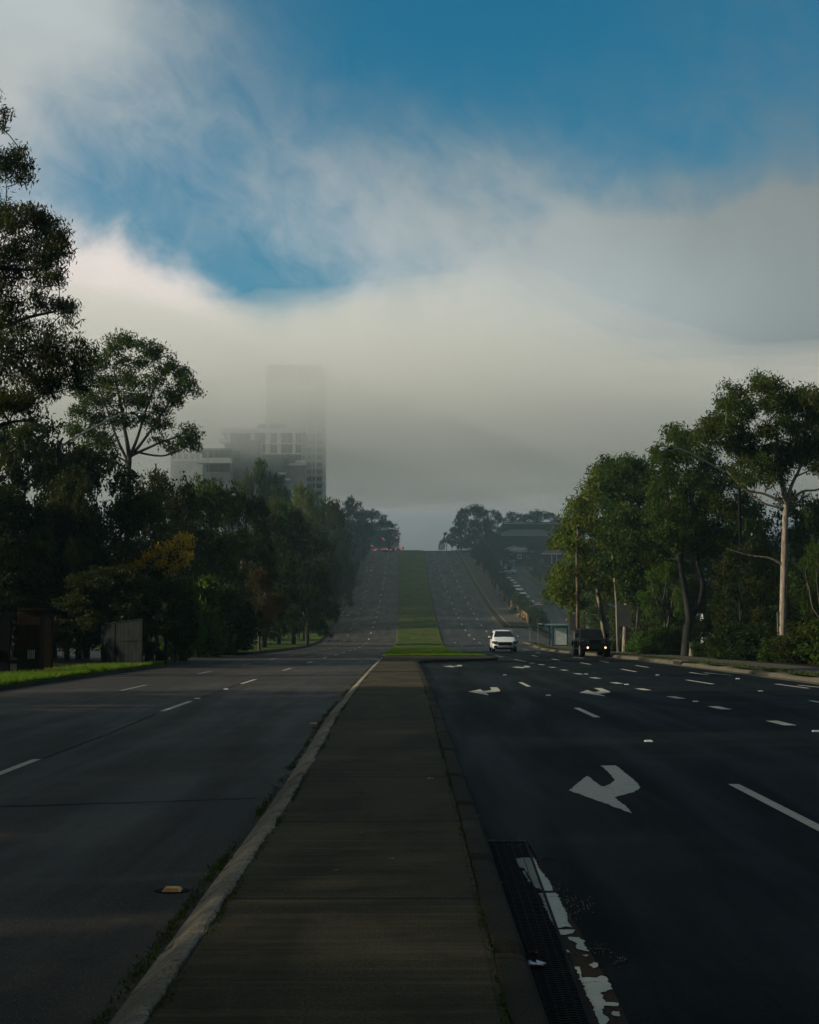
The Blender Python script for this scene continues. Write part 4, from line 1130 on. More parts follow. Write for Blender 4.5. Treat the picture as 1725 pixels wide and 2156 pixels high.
def passenger_car(name, stn, paint, L, wh=.34, lights='front', detail=True, hw=.9):
    root = empty(name)
    b = MB(); loft(b, stn); body = b.build('body', paint, root); shade(body)
    g = [s for s in stn]
    w0, w1 = stn[3], stn[4]          # windscreen base / top
    r1, r0 = stn[-3], stn[-2]
    def pane(a, c, k, nm, out):
        y0, z0, x0 = a[0], a[3]+ (a[5]-a[3])*.12 + .02, min(a[4], a[6]+.06)*.93
        y1, z1, x1 = c[0], c[5]-.05, c[6]*.93
        d = Vector((0, z1-z0, -(y1-y0))).normalized()*out
        if d.z < 0: d = -d
        o = d*.02 + Vector((0, -.02 if out > 0 and nm == 'windscreen' else .02, .015))
        bb_ = MB(); bb_.add([Vector((-x0,y0,z0))+o, Vector((x0,y0,z0))+o, Vector((x1,y1,z1))+o, Vector((-x1,y1,z1))+o], [(0,1,2,3)])
        bb_.build(nm, 'glass_dark', root)
    yb, zb_, xb = w0[0], w0[5]-.0, w0[6]
    b = MB(); o = Vector((0,-.03,.03))
    b.add([Vector((-xb*.94,yb+.03,zb_+.01))+o, Vector((xb*.94,yb+.03,zb_+.01))+o, Vector((w1[6]*.86,w1[0]-.05,w1[5]-.06))+o, Vector((-w1[6]*.86,w1[0]-.05,w1[5]-.06))+o], [(0,1,2,3)])
    b.build('windscreen', 'glass_dark', root)
    b = MB(); o = Vector((0,.04,.02)); rt, rb_ = stn[-3], stn[-2]
    b.add([Vector((-rt[6]*.85,rt[0],rt[5]-.08))+o, Vector((rt[6]*.85,rt[0],rt[5]-.08))+o, Vector((rb_[4]*.84,rb_[0]+.02,rb_[3]+.12))+o, Vector((-rb_[4]*.84,rb_[0]+.02,rb_[3]+.12))+o], [(0,1,2,3)])
    b.build('rear_window', 'glass_dark', root)
    for s in (-1, 1):
        b = MB(); ys_ = [stn[3][0]+.35] + [s_[0] for s_ in stn[4:-2]]
        yA, yB = w1[0]-.15, rt[0]-.1; zt = w1[5]-.16; zb2 = w0[3]+.06
        xt = w1[6]+(w1[4]-w1[6])*.22; xm = w0[4]
        b.add([(s*(xm+.006), yb+.25, zb2), (s*(xm+.006), yB+.2, zb2), (s*(xt+.012), yB, zt), (s*(xt+.012), yA+.1, zt)], [(0,1,2,3)])
        b.build('side_window', 'glass_dark', root)
        wheel(root, s*(hw-.13), .95, wh, .22, detail); wheel(root, s*(hw-.13), L-1.05, wh, .22, detail)
        b = MB(); b.box((s*(hw+.13), w0[0]+.45, w0[5]+.04), (.22,.12,.15)); b.box((s*(hw+.02), w0[0]+.47, w0[5]+.0), (.1,.05,.05)); b.build('mirror', paint, root, bevel=.03)
        b = MB(); b.box((s*(stn[1][4]*.74), .07, .72), (.36,.12,.13), rz=s*.25)
        b.build('headlight', 'lens', root, bevel=.02)
        b = MB(); b.box((s*(hw*.78), L-.03, .86), (.28,.1,.16)); b.build('tail_light', 'brake' if lights == 'rear' else 'car_red', root, bevel=.02)
    b = MB(); b.box((0,-.02,.36), (1.25,.06,.16)); b.build('air_intake', 'plastic', root)
    b = MB(); b.box((0,.0,.66), (.95,.08,.16)); b.build('grille', 'plastic', root, bevel=.02)
    b = MB(); b.box((0,-.04,.50), (.42,.03,.11)); b.build('number_plate', 'sign_white', root)
    index_kids(root); return root
ST_VAN = [(0.0,.30,.74,.60,.80,.80,.66),(.12,.24,.93,.68,.95,.93,.82),(.75,.22,.98,.86,.985,1.06,.86),(1.15,.22,.99,.98,.99,1.16,.86),(2.15,.22,.99,1.04,.99,1.68,.72),(3.3,.22,.99,1.05,.99,1.75,.72),(4.55,.22,.99,1.05,.98,1.70,.71),(5.0,.26,.97,1.02,.95,1.30,.78),(5.12,.32,.9,.85,.9,1.0,.8)]
ST_SUV = [(0.0,.32,.68,.60,.74,.80,.62),(.12,.26,.86,.68,.88,.92,.76),(.8,.24,.90,.86,.91,1.02,.80),(1.2,.24,.91,.95,.92,1.08,.80),(1.9,.24,.91,.98,.92,1.58,.64),(2.9,.24,.91,1.0,.92,1.66,.65),(3.9,.24,.91,1.0,.91,1.60,.64),(4.4,.28,.89,.98,.88,1.2,.72),(4.5,.34,.84,.85,.84,.95,.74)]
ST_SEDAN = [(0.0,.26,.68,.52,.74,.66,.62),(.12,.22,.84,.58,.86,.76,.74),(.8,.2,.88,.74,.89,.88,.78),(1.25,.2,.89,.84,.9,.96,.78),(2.0,.2,.89,.88,.9,1.38,.58),(2.7,.2,.89,.9,.9,1.44,.60),(3.5,.2,.89,.9,.89,1.34,.60),(4.2,.24,.87,.88,.86,1.0,.72),(4.6,.3,.8,.8,.8,.95,.7)]

van = passenger_car('people_mover', ST_VAN, 'car_white', 5.12, .35, hw=.99)
yv = 101.0; xv = at(1060, 1370, 103).x
van.location = (xv, yv, zr(yv)+.01); van.rotation_euler = (0,0,0)
# slightly pitched with the road
tag(van, 'white people mover with black grille driving toward the camera past the median tip', 'car')
for ch in KIDS[van.name]:
    if ch.name.startswith('grille'): ch.scale = (1.12,1.3,1.6); ch.location = (0,-.01,-.36)
    if ch.name.startswith('air_intake'): ch.scale = (1.2,1.6,.9); ch.location = (0,-.02,0)
    if ch.name.startswith('headlight'): ch.scale = (1.15,1.2,1.35); ch.location = (0,-.03,-.17)
b = MB()
for s in (-1, 1):
    b = MB(); b.tube([(s*.70,1.9,1.66),(s*.74,2.4,1.775),(s*.74,4.2,1.775),(s*.72,4.7,1.70)], .022, 6); b.build('roof_rail', 'chrome', van)
    b = MB(); b.box((s*.76,-.0,.44), (.24,.1,.22), rz=s*.3); o = b.build('fog_lamp_recess', 'plastic', van, bevel=.03)
    b = MB(); b.cyl((s*.76,-.06,.44), .07, .03, 12, 'Y'); b.build('lens', 'lens', o)
b = MB(); b.box((0,.03,.25), (1.5,.1,.04)); b.build('bumper_trim', 'chrome', van)
b = MB(); b.cyl((0,-.01,.86), .075, .03, 16, 'Y'); b.build('badge', 'plastic', van).scale = (1,1,.6)

# black off-road car
def jeep():
    root = empty('off_road_car')
    def part(nm, mat, f, bev=.03, parent=root):
        b = MB(); f(b); return b.build(nm, mat, parent, bevel=bev)
    part('body', 'car_black', lambda b: b.bb(-.78,.78,1.25,4.05,.62,1.18).bb(-.72,.72,.25,1.3,.66,1.10))
    def bon(b):
        b.add([(-.60,.12,1.12),(.60,.12,1.12),(.70,1.35,1.20),(-.70,1.35,1.20),(-.60,.12,.80),(.60,.12,.80),(.70,1.35,.8),(-.70,1.35,.8)],
              [(0,1,2,3),(4,5,1,0),(5,6,2,1),(6,7,3,2),(7,4,0,3),(7,6,5,4)])
    part('bonnet', 'car_black', bon)
    gr = part('grille', 'car_black', lambda b: b.box((0,.10,.88), (1.42,.10,.52)))
    part('slots', 'plastic', lambda b: [b.box((k*.09,.04,.92), (.05,.02,.34)) for k in range(-3,4)], .0, gr)
    for s in (-1,1):
        part('headlight', 'lens', lambda b: b.cyl((s*.50,.03,.96), .105, .06, 16, 'Y'), .01)
        part('fog_lamp', 'fog_on', lambda b: b.cyl((s*.56,-.32,.62), .066, .04, 14, 'Y'), .005)
        part('fender', 'plastic', lambda b: b.prism_x([(-.02,.80),(.10,1.0),(.80,1.02),(1.12,.80),(1.18,.62),(1.08,.62),(.98,.78),(.72,.92),(.2,.90),(.08,.76)], s*.66, s*1.0), .015)
        part('fender', 'plastic', lambda b: b.prism_x([(2.62,.66),(2.75,.98),(3.55,1.0),(3.80,.86),(3.88,.62),(3.78,.62),(3.68,.80),(3.5,.90),(2.85,.88),(2.72,.66)], s*.72, s*1.0), .015)
        part('mirror', 'plastic', lambda b: b.box((s*1.0,1.5,1.34), (.18,.1,.26)), .02)
        for yy in (.55, 3.2):
            wheel(root, s*.80, yy, .45, .30)
        sd_ = part('side_window', 'glass_dark', lambda b: b.add([(s*.775,1.62,1.24),(s*.775,2.35,1.24),(s*.70,2.35,1.66),(s*.70,1.85,1.66)],[(0,1,2,3)]).add([(s*.775,2.45,1.24),(s*.775,3.2,1.24),(s*.70,3.15,1.66),(s*.70,2.45,1.66)],[(0,1,2,3)]), 0)
        part('sill_step', 'plastic', lambda b: b.bb(s*.78,s*.98,1.25,2.6,.48,.54), .01)
    def top(b):
        b.add([(-.76,1.42,1.18),(.76,1.42,1.18),(.76,4.0,1.18),(-.76,4.0,1.18),(-.68,1.82,1.74),(.68,1.82,1.74),(.68,3.95,1.78),(-.68,3.95,1.78)],
              [(0,3,2,1),(4,5,6,7),(0,1,5,4),(1,2,6,5),(2,3,7,6),(3,0,4,7)])
    part('hard_top', 'car_black', top)
    part('windscreen', 'glass_dark', lambda b: b.add([(-.66,1.43,1.24),(.66,1.43,1.24),(.60,1.765,1.68),(-.60,1.765,1.68)], [(0,1,2,3)]), 0)
    part('bumper', 'plastic', lambda b: b.box((0,-.20,.60), (1.56,.2,.2)).box((0,-.24,.72), (.9,.1,.06)), .02)
    part('number_plate', 'dark', lambda b: b.box((0,-.32,.66), (.38,.02,.12)), .005)
    part('spare_wheel', 'tyre', lambda b: b.cyl((0,4.2,.98), .42, .26, 20, 'Y'), .03)
    part('axle', 'plastic', lambda b: b.bb(-.7,.7,.45,.6,.36,.48).bb(-.7,.7,3.1,3.25,.36,.48).bb(-.5,.5,.3,3.6,.46,.62), .01)
    index_kids(root); return root
jp = jeep(); jd = 78.5; pj = at(1250, 1386, jd)
jp.location = (pj.x+.15, jd, zr(jd)+.012); jp.rotation_euler = (0,0,R(1)); jp.scale = (.96,.96,.96)
tag(jp, 'black boxy off-road car with two lit fog lamps in the kerb lane', 'off-road car')

suv = passenger_car('hatchback', ST_SUV, 'car_white', 4.5, .34, 'front', True, .91)
suv.location = (1000,0,-50)
sedan_q = passenger_car('sedan', ST_SEDAN, 'car_silver', 4.6, .32, 'rear', False, .89)
suv_q = passenger_car('hatchback', ST_SUV, 'car_blue', 4.5, .34, 'rear', False, .91)
def drop(proto, name, X, Y, rz, label, group, paint=None, z=None, sl=0, s=1.0, first=False):
    o = proto if first else copy_tree(proto); o.name = name
    o.location = (X, Y, (zr(Y) if z is None else z)); o.rotation_euler = (sl, 0, rz); o.scale = (s,s,s)
    tag(o, label, 'car', group)
    if paint:
        for ch in (KIDS.get(o.name) or [c for c in bpy.data.objects if c.parent == o]):
            if ch.name.startswith(('body','mirror')): ch.material_slots[0].link = 'OBJECT'; ch.material_slots[0].material = M[paint]
    return o
def kidfix(o):
    KIDS[o.name] = [c for c in bpy.data.objects if c.parent == o]
# queue at the crest, seen from behind
q = [(784,1160,441,'car_blue','dark car at the left end of the red brake light queue on the hill'),
     (799,1161,428,'car_silver','grey car second from the left in the queue on the hill'),
     (811,1162,392,'car_silver','silver sedan in the middle of the queue on the hill'),
     (828,1163,388,'car_blue','dark low car nearest the grass median in the queue'),
     (838,1160,415,'car_silver','car half hidden in front of the low queue car beside the median'),
     (791,1160,455,'car_silver','car far ahead in the left lane of the queue'),
     (804,1159,450,'car_blue','dark car ahead of the silver sedan in the queue'),
     (819,1159,440,'car_blue','dark car between two lanes of brake lights on the hill'),
     (866,1159,462,'car_red','reddish car showing its roof above the grass crest, left'),
     (879,1159,470,'car_red','reddish car showing its roof above the grass crest, right')]
for i, (u, v, d, pt, lab) in enumerate(q):
    p = at(u, v, d)
    X = p.x; o = drop((sedan_q, suv_q)[i % 2], ('sedan','hatchback')[i % 2], X, d, PI, lab, 'cars queued at the lights on the crest', pt, zr(d)+.01, first=i < 2)
    o.location.y += 4.5
    if i < 2: kidfix(o)
# parked cars on the side street
pk = [(253,'car_white','white ute parked right behind the dark red truck'),(260,'car_blue','dark car parked second behind the truck'),(267,'car_white','white car parked in the middle of the side street row'),
      (274,'car_silver','silver car with roof racks in the side street row'),(282,'car_white','bright white wagon in the side street row'),(290,'car_silver','dull silver car parked high in the side street row'),
      (298,'car_white','white car second last in the side street row'),(307,'car_silver','grey car parked last at the top of the side street row')]
for i, (Y, pt, lab) in enumerate(pk):
    o = drop(suv, 'parked_car', 23.9, Y, 0, lab, 'cars parked on the side street', pt, zs(Y)+.07, math.atan((zs(Y+4)-zs(Y))/4), first=(i == 0))
    if i == 0: kidfix(o)
p = at(1104, 1205, 345)
drop(suv, 'parked_car', p.x-2, 345, R(80), 'white car parked sideways at the top of the side street', 'cars parked on the side street', 'car_white', terrain(p.x, 345)+.1)
# dark red truck
t = empty('tipper_truck', (23.95, 240, zs(240)+.06), 0, 'dark red truck parked lowest on the side street behind the white sign', 'truck'); t.rotation_euler = (math.atan((zs(245)-zs(240))/5),0,0)
b = MB(); b.prism_x([(0,.5),(0,1.3),(.25,2.3),(1.7,2.35),(1.7,.5)], -1.05, 1.05); b.build('cab', 'car_red', t, bevel=.06)
b = MB(); b.add([(-.9,-.012,1.32),(.9,-.012,1.32),(.88,.23,2.15),(-.88,.23,2.15)], [(0,1,2,3)]); b.build('windscreen', 'glass_dark', t)
b = MB(); b.bb(-1.1,1.1,1.85,6.2,.95,2.2); b.build('tray', 'car_red', t, bevel=.03)
b = MB(); [b.box((0, 2.1+k*.45, 2.26), (2.1,.12,.08)) for k in range(9)]; b.build('load_bars', 'chrome', t)
b = MB(); b.bb(-1.0,1.0,-.06,.1,.45,.8); b.build('bumper', 'plastic', t)
for s in (-1,1):
    for yy in (.9, 4.9): wheel(t, s*.9, yy, .45, .28)

# ------------------------------------------------------------------ street furniture
def lamp_proto():
    root = empty('street_lamp')
    d = 64; hd = at(293, 871, d); org = Vector((at(160,920,d).x-.9, d, 0)); root.location = (org.x, d, terrain(org.x, d)); gz = root.location.z
    rel = lambda u, v: at(u, v, d) - org - Vector((0,0,gz))
    b = MB(); top = rel(150, 926); b.tube([(0,0,-.3),(0,0,top.z-.3),(.25,0,top.z+.1)], [.11,.075,.06], 8); b.build('pole', 'dark', root, smooth=True)
    b = MB(); b.tube([top + Vector((-.5,0,-.3)), rel(160,920), rel(200,899), rel(235,880), rel(258,871), rel(285,869)], [.055,.05,.045,.04,.036,.035], 7); b.build('arm', 'steel', root, smooth=True)
    h = rel(293, 871)
    b = MB(); b.box((h.x-.28, h.y, h.z+.03), (.34,.24,.14)); hh = b.build('lamp_head', 'dark', root, bevel=.04)
    b = MB(); b.cyl((h.x+.08, h.y, h.z), .14, .2, 12, 'Z', .11); b.box((h.x+.05,h.y,h.z+.02),(.42,.26,.1)); b.build('lamp_bowl', 'lamp_glass', hh, bevel=.03)
    index_kids(root); return root
lp = lamp_proto()
tag(lp, 'street lamp whose long arm crosses the spreading gum on the left', 'street lamp', 'street lamps along the road')
base = lp.location.copy()
hx0 = at(293, 871, 64)
for (u, v, d, lab) in ((490,1042,103,'street lamp with its arm rising over the dark trees below the apartments'),(588,1121,141,'street lamp with only its small head showing in the left trees'),(752,1110,345,'distant street lamp near the hill top on the left')):
    o = copy_tree(lp); h = at(u, v, d)
    o.location = (base.x + (h.x - hx0.x), d, base.z + (h.z - hx0.z)); tag(o, lab, 'street lamp', 'street lamps along the road')
o = copy_tree(lp); h = at(1400, 945, 70); o.rotation_euler = (0,0,PI)
o.location = (h.x + (hx0.x - base.x), 70, base.z + (h.z - hx0.z)); tag(o, 'street lamp with a dark arm crossing the right hand trees', 'street lamp', 'street lamps along the road')

# telegraph pole on the right
tp = empty('telegraph_pole', (at(1217,1365,97).x, 97, zr(97)+.15), 0, 'tall brown timber telegraph pole behind the black off-road car', 'telegraph pole')
hgt = at(1217,1137,97).z - tp.location.z
b = MB(); b.tube([(0,0,-.3),(.02,0,hgt*.5),(0,0,hgt)], [.14,.12,.10], 10); b.build('post', 'wood', tp, smooth=True)
b = MB(); b.box((0,-.02,hgt-1.2), (.1,.34,.8)); b.build('bracket', 'steel', tp)
# left power poles and wires
def ppole(X, Y, H, lab):
    o = empty('power_pole', (X, Y, terrain(X, Y)), 0, lab, 'power pole', 'power poles on the left')
    b = MB(); b.tube([(0,0,-.3),(0,0,H)], [.16,.11], 8); b.build('post', 'wood', o, smooth=True)
    b = MB(); b.box((0,0,H-.5), (2.0,.1,.12)); b.build('crossarm', 'wood', o)
    b = MB(); [b.cyl((x,0,H-.36), .05, .16, 8) for x in (-.9,-.45,.45,.9)]; b.build('insulator', 'white', o)
    return Vector((X, Y, terrain(X, Y)+H-.3))
tops = [ppole(at(267,1300,76).x,76,6.4,'short pole showing beside the yellow leaved tree'), ppole(at(508,1300,118).x,118,8.5,'power pole behind the dark trees under the apartments'), ppole(at(640,1300,170).x,170,9,'power pole rising from the shaded left verge')]
for i in range(2):
    b = MB()
    for x in (-.9,.45,.9):
        a, c = tops[i]+Vector((x,0,0)), tops[i+1]+Vector((x,0,0)); pts = []
        for k in range(11):
            t_ = k/10; p = a.lerp(c, t_); p.z -= 1.1*4*t_*(1-t_); pts.append(p)
        b.tube(pts, .014, 4)
    tag(b.build('overhead_wire', 'wire'), 'sagging overhead wires between left poles, %s span' % ('nearer','farther')[i], 'wire', 'overhead wires')

# bus shelter
sp_ = at(1176, 1363, 137); sx = sp_.x
bs = empty('bus_shelter', (sx, 137, zr(137)+.19), 0, 'bus shelter with teal frame, pale end panel and slanting green roof', 'bus shelter')
b = MB(); b.box((.12,-.9,1.05), (1.32,.08,1.8)); b.build('end_panel', 'panel', bs, bevel=.01)
b = MB()
for (x, y, h) in ((-.66,-.9,2.15),(.85,-.9,2.15),(-.66,2.6,2.15),(.85,2.6,2.15)): b.box((x,y,h/2), (.13,.12,h))
b.box((.1,-.9,.1),(1.5,.11,.1)).box((.1,-.9,2.02),(1.5,.11,.12)); b.build('frame', 'shelter', bs, bevel=.01)
b = MB(); b.prism_x([(-1.3,2.12),(-1.3,2.2),(3.0,2.34),(3.0,2.24)], -1.5, 1.05); b.build('roof', 'shelter_roof', bs)
b = MB(); b.prism([(-1.85,-1.4),(-1.5,-1.4),(-1.5,3.1),(-1.85,3.1)], 2.28, 2.4); b.build('gutter', 'shelter_roof', bs)
b = MB(); b.box((.75,.9,1.2), (.04,3.2,1.9)); b.build('back_panel', 'glass_bld', bs)
b = MB(); b.box((.45,.9,.48), (.42,2.2,.05)).box((.45,0,.23),(.3,.06,.46)).box((.45,1.8,.23),(.3,.06,.46)); b.build('bench', 'pole_grey', bs)

# signs and posts on the right
def sign(name, u, vb, d, htop, label, board=None, z0=None, pole='pole_grey', r_=.03, tri=None, lean=0, cat='sign', zf=None):
    p = at(u, vb, d); X = p.x; gz = (zf or (lambda x, y: zr(y)+.17))(X, d)
    o = empty(name, (X, d, gz), 0, label, cat)
    b = MB(); b.tube([(0,0,-.1),(lean,0,htop)], r_, 7); b.build('post', pole, o)
    if board:
        x0, x1, z0, z1, mt = board; b = MB(); b.bb(x0,x1,-.05,-.035,z0,z1); b.build('sign_face', mt, o)
    if tri:
        w, zt, zb = tri; b = MB(); b.add([(-w,-.05,zt),(w,-.05,zt),(0,-.05,zb),(-w,-.03,zt),(w,-.03,zt),(0,-.03,zb)], [(0,2,1),(3,4,5),(0,1,4,3),(1,2,5,4),(2,0,3,5)]); f = b.build('sign_face', 'sign_red', o)
        b = MB(); k = .68; b.add([(-w*k,-.056,zt-.1),(w*k,-.056,zt-.1),(0,-.056,zb+.24)], [(0,2,1)]); b.build('sign_centre', 'sign_white', f)
    return o
sign('road_sign', 1300, 1380, 86, 3.25, 'large dark sign seen from behind on a slim post right of the off-road car', (.0,.98,1.75,3.2,'sign_back'))
sign('road_sign', 1210.5, 1375, 98, 2.95, 'brown sign back on a sunlit post beside the telegraph pole', (-.34,.02,1.55,2.8,'sign_back'), r_=.05)
sign('bus_stop_post', 1163, 1372, 112, 2.6, 'thin bus stop post in front of the shelter panel', cat='post', pole='steel')
sign('sign_post', 1133.5, 1358, 143, 3.0, 'slim post on the grass island left of the shelter', (-.18,.18,2.35,2.95,'wood'), cat='post')
sign('bollard_post', 1116.5, 1346, 172, 1.7, 'short grey post at the kerb corner left of the shelter', (-.3,.3,1.35,1.7,'pole_grey'), cat='post', r_=.05)
sign('give_way_sign', 1194, 1350, 176, 2.7, 'triangular give way sign above the bus shelter roof', tri=(.42,2.75,2.02))
sign('road_sign', 1226, 1352, 150, 2.75, 'small pale sign back between shelter and telegraph pole', (-.35,.35,1.75,2.6,'steel'))
sign('parking_sign', 1120, 1302, 222, 4.2, 'pale rectangular sign on a thin post before the red truck', (-.45,.45,2.6,4.1,'sign_white'), zf=lambda x, y: terrain(x, y), cat='sign')
sign('path_sign', 1570+.1, 1385, 62, 2.3, 'narrow pale sign on a thin post right of the tall pale trunk', cat='sign').location.x += 2.7
bpy.data.objects['path_sign'].location.x = at(1660,1380,60).x + .12
o = bpy.data.objects['path_sign']; b = MB(); b.bb(-.02,.16,-.04,-.03,1.75,2.35); b.build('sign_face', 'steel', o)
# far left signs
sign('direction_sign', 751, 1195, 322, 3.6, 'green road sign near the hill top on the left', (-.75,.45,1.6,3.3,'sign_green'), zf=terrain)
sign('blue_sign', 727.5, 1225, 262, 4.6, 'blue sign beside the left trees half way up the hill', (-.55,.5,2.6,4.4,'sign_blue'), zf=terrain)
sign('roadworks_sign', 765, 1160, 380, 3, 'orange roadside sign left of the queue', (-.55,.55,1.3,2.6,'amber'), zf=terrain)
sign('roadworks_sign', 736.5, 1212, 285, 1.6, 'small orange sign at the side road corner', (-.3,.3,.8,1.4,'amber'), zf=terrain)
sign('roadworks_sign', 760, 1170, 345, 1.6, 'small orange marker below the green road sign', (-.3,.3,.8,1.4,'amber'), zf=terrain)
# traffic lights
def tlight(u, v, d, lab, on=0, green=False):
    p = at(u, v, d); gz = terrain(p.x, d) if p.x < -14 else zr(d)
    o = empty('traffic_light', (p.x, d, gz), 0, lab, 'traffic light', 'traffic lights at the crest')
    h = p.z - gz
    b = MB(); b.tube([(0,.15,-.1),(0,.15,max(.8,h))], .06, 6); b.build('post', 'pole_grey', o)
    b = MB(); b.bb(-.24,.24,0,.2,h-.95,h+.25); b.build('housing', 'plastic', o)
    for k in range(3):
        b = MB(); b.cyl((0,-.02,h-k*.35), .17 if k == 0 else .12, .03, 12, 'Y'); b.build('lamp', 'red_lamp' if k == 0 else 'dark', o)
    if green: b = MB(); b.cyl((-.5,-.02,h-.25), .14, .03, 10, 'Y'); b.build('lamp', 'green_lamp', o)
for a in ((836,1132,420,'traffic light high above the median end of the queue'),(806,1134,424,'traffic light glowing red against the foggy tree'),(784,1150,432,'low red traffic light over the left end of the queue'),
          (772,1147,436,'faint red traffic light left of the queue'),(849,1151,418,'red traffic light standing just left of the grass crest'),(734.5,1191,300,'signal with red and green spots above the blue sign',0,True)):
    tlight(*a)
# box truck in the queue
p = at(833,1162,422); o = empty('box_truck', (p.x, 424, zr(424)), 0, 'pale grey box truck ahead of the queued cars beside the median', 'truck')
b = MB(); b.bb(-1.15,1.15,0,5.5,.9,3.1); b.build('box_body', 'grey_wall2', o, bevel=.04)
b = MB(); b.bb(-1.0,1.0,5.6,7.2,.6,2.4); b.build('cab', 'white', o, bevel=.1)
for s in (-1,1):
    for yy in (1.2,6.4): wheel(o, s*.9, yy, .45, .28, False)
    b = MB(); b.box((s*.9,-.03,.8), (.22,.05,.16)); b.build('tail_light', 'brake', o)

# ------------------------------------------------------------------ left walls
gp = at(65, 1370, 47)
o = empty('gate_pillar', (gp.x, 47, terrain(gp.x, 47)), 0, 'brown rendered gate pillar in the shade at the left edge', 'gate pillar')
H = at(65,1285,47).z - o.location.z
b = MB(); b.box((0,0,H/2), (.82,.6,H)); b.build('pillar', 'brick_brown', o, bevel=.015)
b = MB(); [b.box((.0+k*.07,-.31,H*.32), (.025,.03,.32)) for k in range(4)]; b.build('vent_slats', 'sign_white', o)
b = MB(); b.box((.05,0,H+.03), (.95,.7,.07)); b.build('cap', 'brick_brown', o)
p = at(100, 1375, 50); o = empty('gate_pillar', (p.x, 50, terrain(p.x, 50)), 0, 'narrow brown pillar right of the wide gate pillar', 'gate pillar')
b = MB(); b.box((0,0,H*.46), (.35,.35,H*.92)); b.build('pillar', 'brick_brown', o, bevel=.01)
b = MB(); b.box((0,0,H*.93), (.42,.42,.06)); b.build('cap', 'brick_brown', o)
p = at(0, 1375, 46.5); o = empty('garage_wall', (p.x-1.2, 46.5, terrain(p.x, 46)), 0, 'dark grey wall with small pale slatted vent at the left edge', 'wall')
b = MB(); b.bb(-3,1.55,-.1,.1,0,H*.95); b.build('wall', 'dark', o)
b = MB(); [b.box((.68+k*.075,-.12,H*.32), (.028,.03,.34 if k else .3)) for k in range(7)]; b.box((.75,-.12,H*.32+.16),(.25,.03,.03)); b.build('vent_slats', 'sign_white', o)
pa, pb = at(213, 1375, 58), at(301, 1372, 55)
o = empty('sheet_fence', (pa.x, 58, terrain(pa.x, 58)), math.atan2(-3, pb.x-pa.x), 'grey sheet metal fence panel with pale rim under the left trees', 'fence')
Lf = math.hypot(pb.x-pa.x, 3); h0 = at(213,1315,58).z-o.location.z; h1 = at(301,1303,55).z-o.location.z
b = MB(); n = 22
for i in range(n):
    x0, x1 = Lf*i/n, Lf*(i+1)/n; z0, z1 = h0+(h1-h0)*i/n, h0+(h1-h0)*(i+1)/n; y0 = .015 if i % 2 else -.015
    b.add([(x0,y0,0),(x1,-y0,0),(x1,-y0,z1),(x0,y0,z0)], [(0,1,2,3)])
b.build('panel', 'fence_grey', o)
b = MB(); b.tube([(0,-.03,h0),(Lf,-.03,h1)], .025, 6).tube([(Lf,-.03,0),(Lf,-.03,h1)], .035, 6).tube([(Lf*.35,-.03,0),(Lf*.35,-.03,h0+.1)], .025, 6).tube([(Lf*.5,-.03,h1*.55),(Lf,-.03,h1*.57)], .02, 5); b.build('rim', 'fence_grey', o)
p = at(310, 1375, 58); o = empty('service_box', (p.x, 58, terrain(p.x,58)), 0, 'low grey utility box beside the sheet fence', 'utility box')
b = MB(); b.box((.1,0,.55), (.35,.4,1.1)).box((.65,0,.35),(.5,.4,.7)); b.build('cabinet', 'fence_grey', o, bevel=.02); b = MB(); b.box((.1,-.21,.6), (.26,.02,.8)); b.build('door', 'fence_grey', o, bevel=.004)
pa, pb = at(330, 1378, 78), at(500, 1372, 96)
b = MB(); b.tube([(pa.x, 78, terrain(pa.x,78)+.45),(pb.x, 96, terrain(pb.x,96)+.4)], .12, 4); 
tag(b.build('low_wall', 'dark'), 'low dark wall edging the lawn beyond the left driveway', 'wall')
# banner and person
p = at(478, 1342, 112); o = empty('banner', (p.x, 112, terrain(p.x,112)), 0, 'pale blue cloth banner on a post among the dark left trees', 'banner')
b = MB(); b.tube([(.3,0,-.1),(.3,0,3.4)], .035, 6); b.build('post', 'steel', o)
b = MB(); vs = []
for i in range(9):
    t_ = i/8; z = 1.05+2.3*t_; w = .52 if t_ < .5 else .52*(1-(t_-.5)*1.2)
    for k in range(5): vs.append((.28-w*k/4, .05*math.sin(k*1.7+t_*5), z))
b.add(vs, [(i*5+k,i*5+k+1,(i+1)*5+k+1,(i+1)*5+k) for i in range(8) for k in range(4)]); b.build('cloth', 'banner', o)
p = at(491.5, 1342, 112); o = empty('marker_post', (p.x, 112, terrain(p.x,112)), 0, 'short white post right of the blue banner', 'post')
b = MB(); b.box((0,0,.95), (.16,.1,.9)).tube([(0,0,-.1),(0,0,1)], .03, 6); b.build('board', 'sign_white', o, bevel=.02)

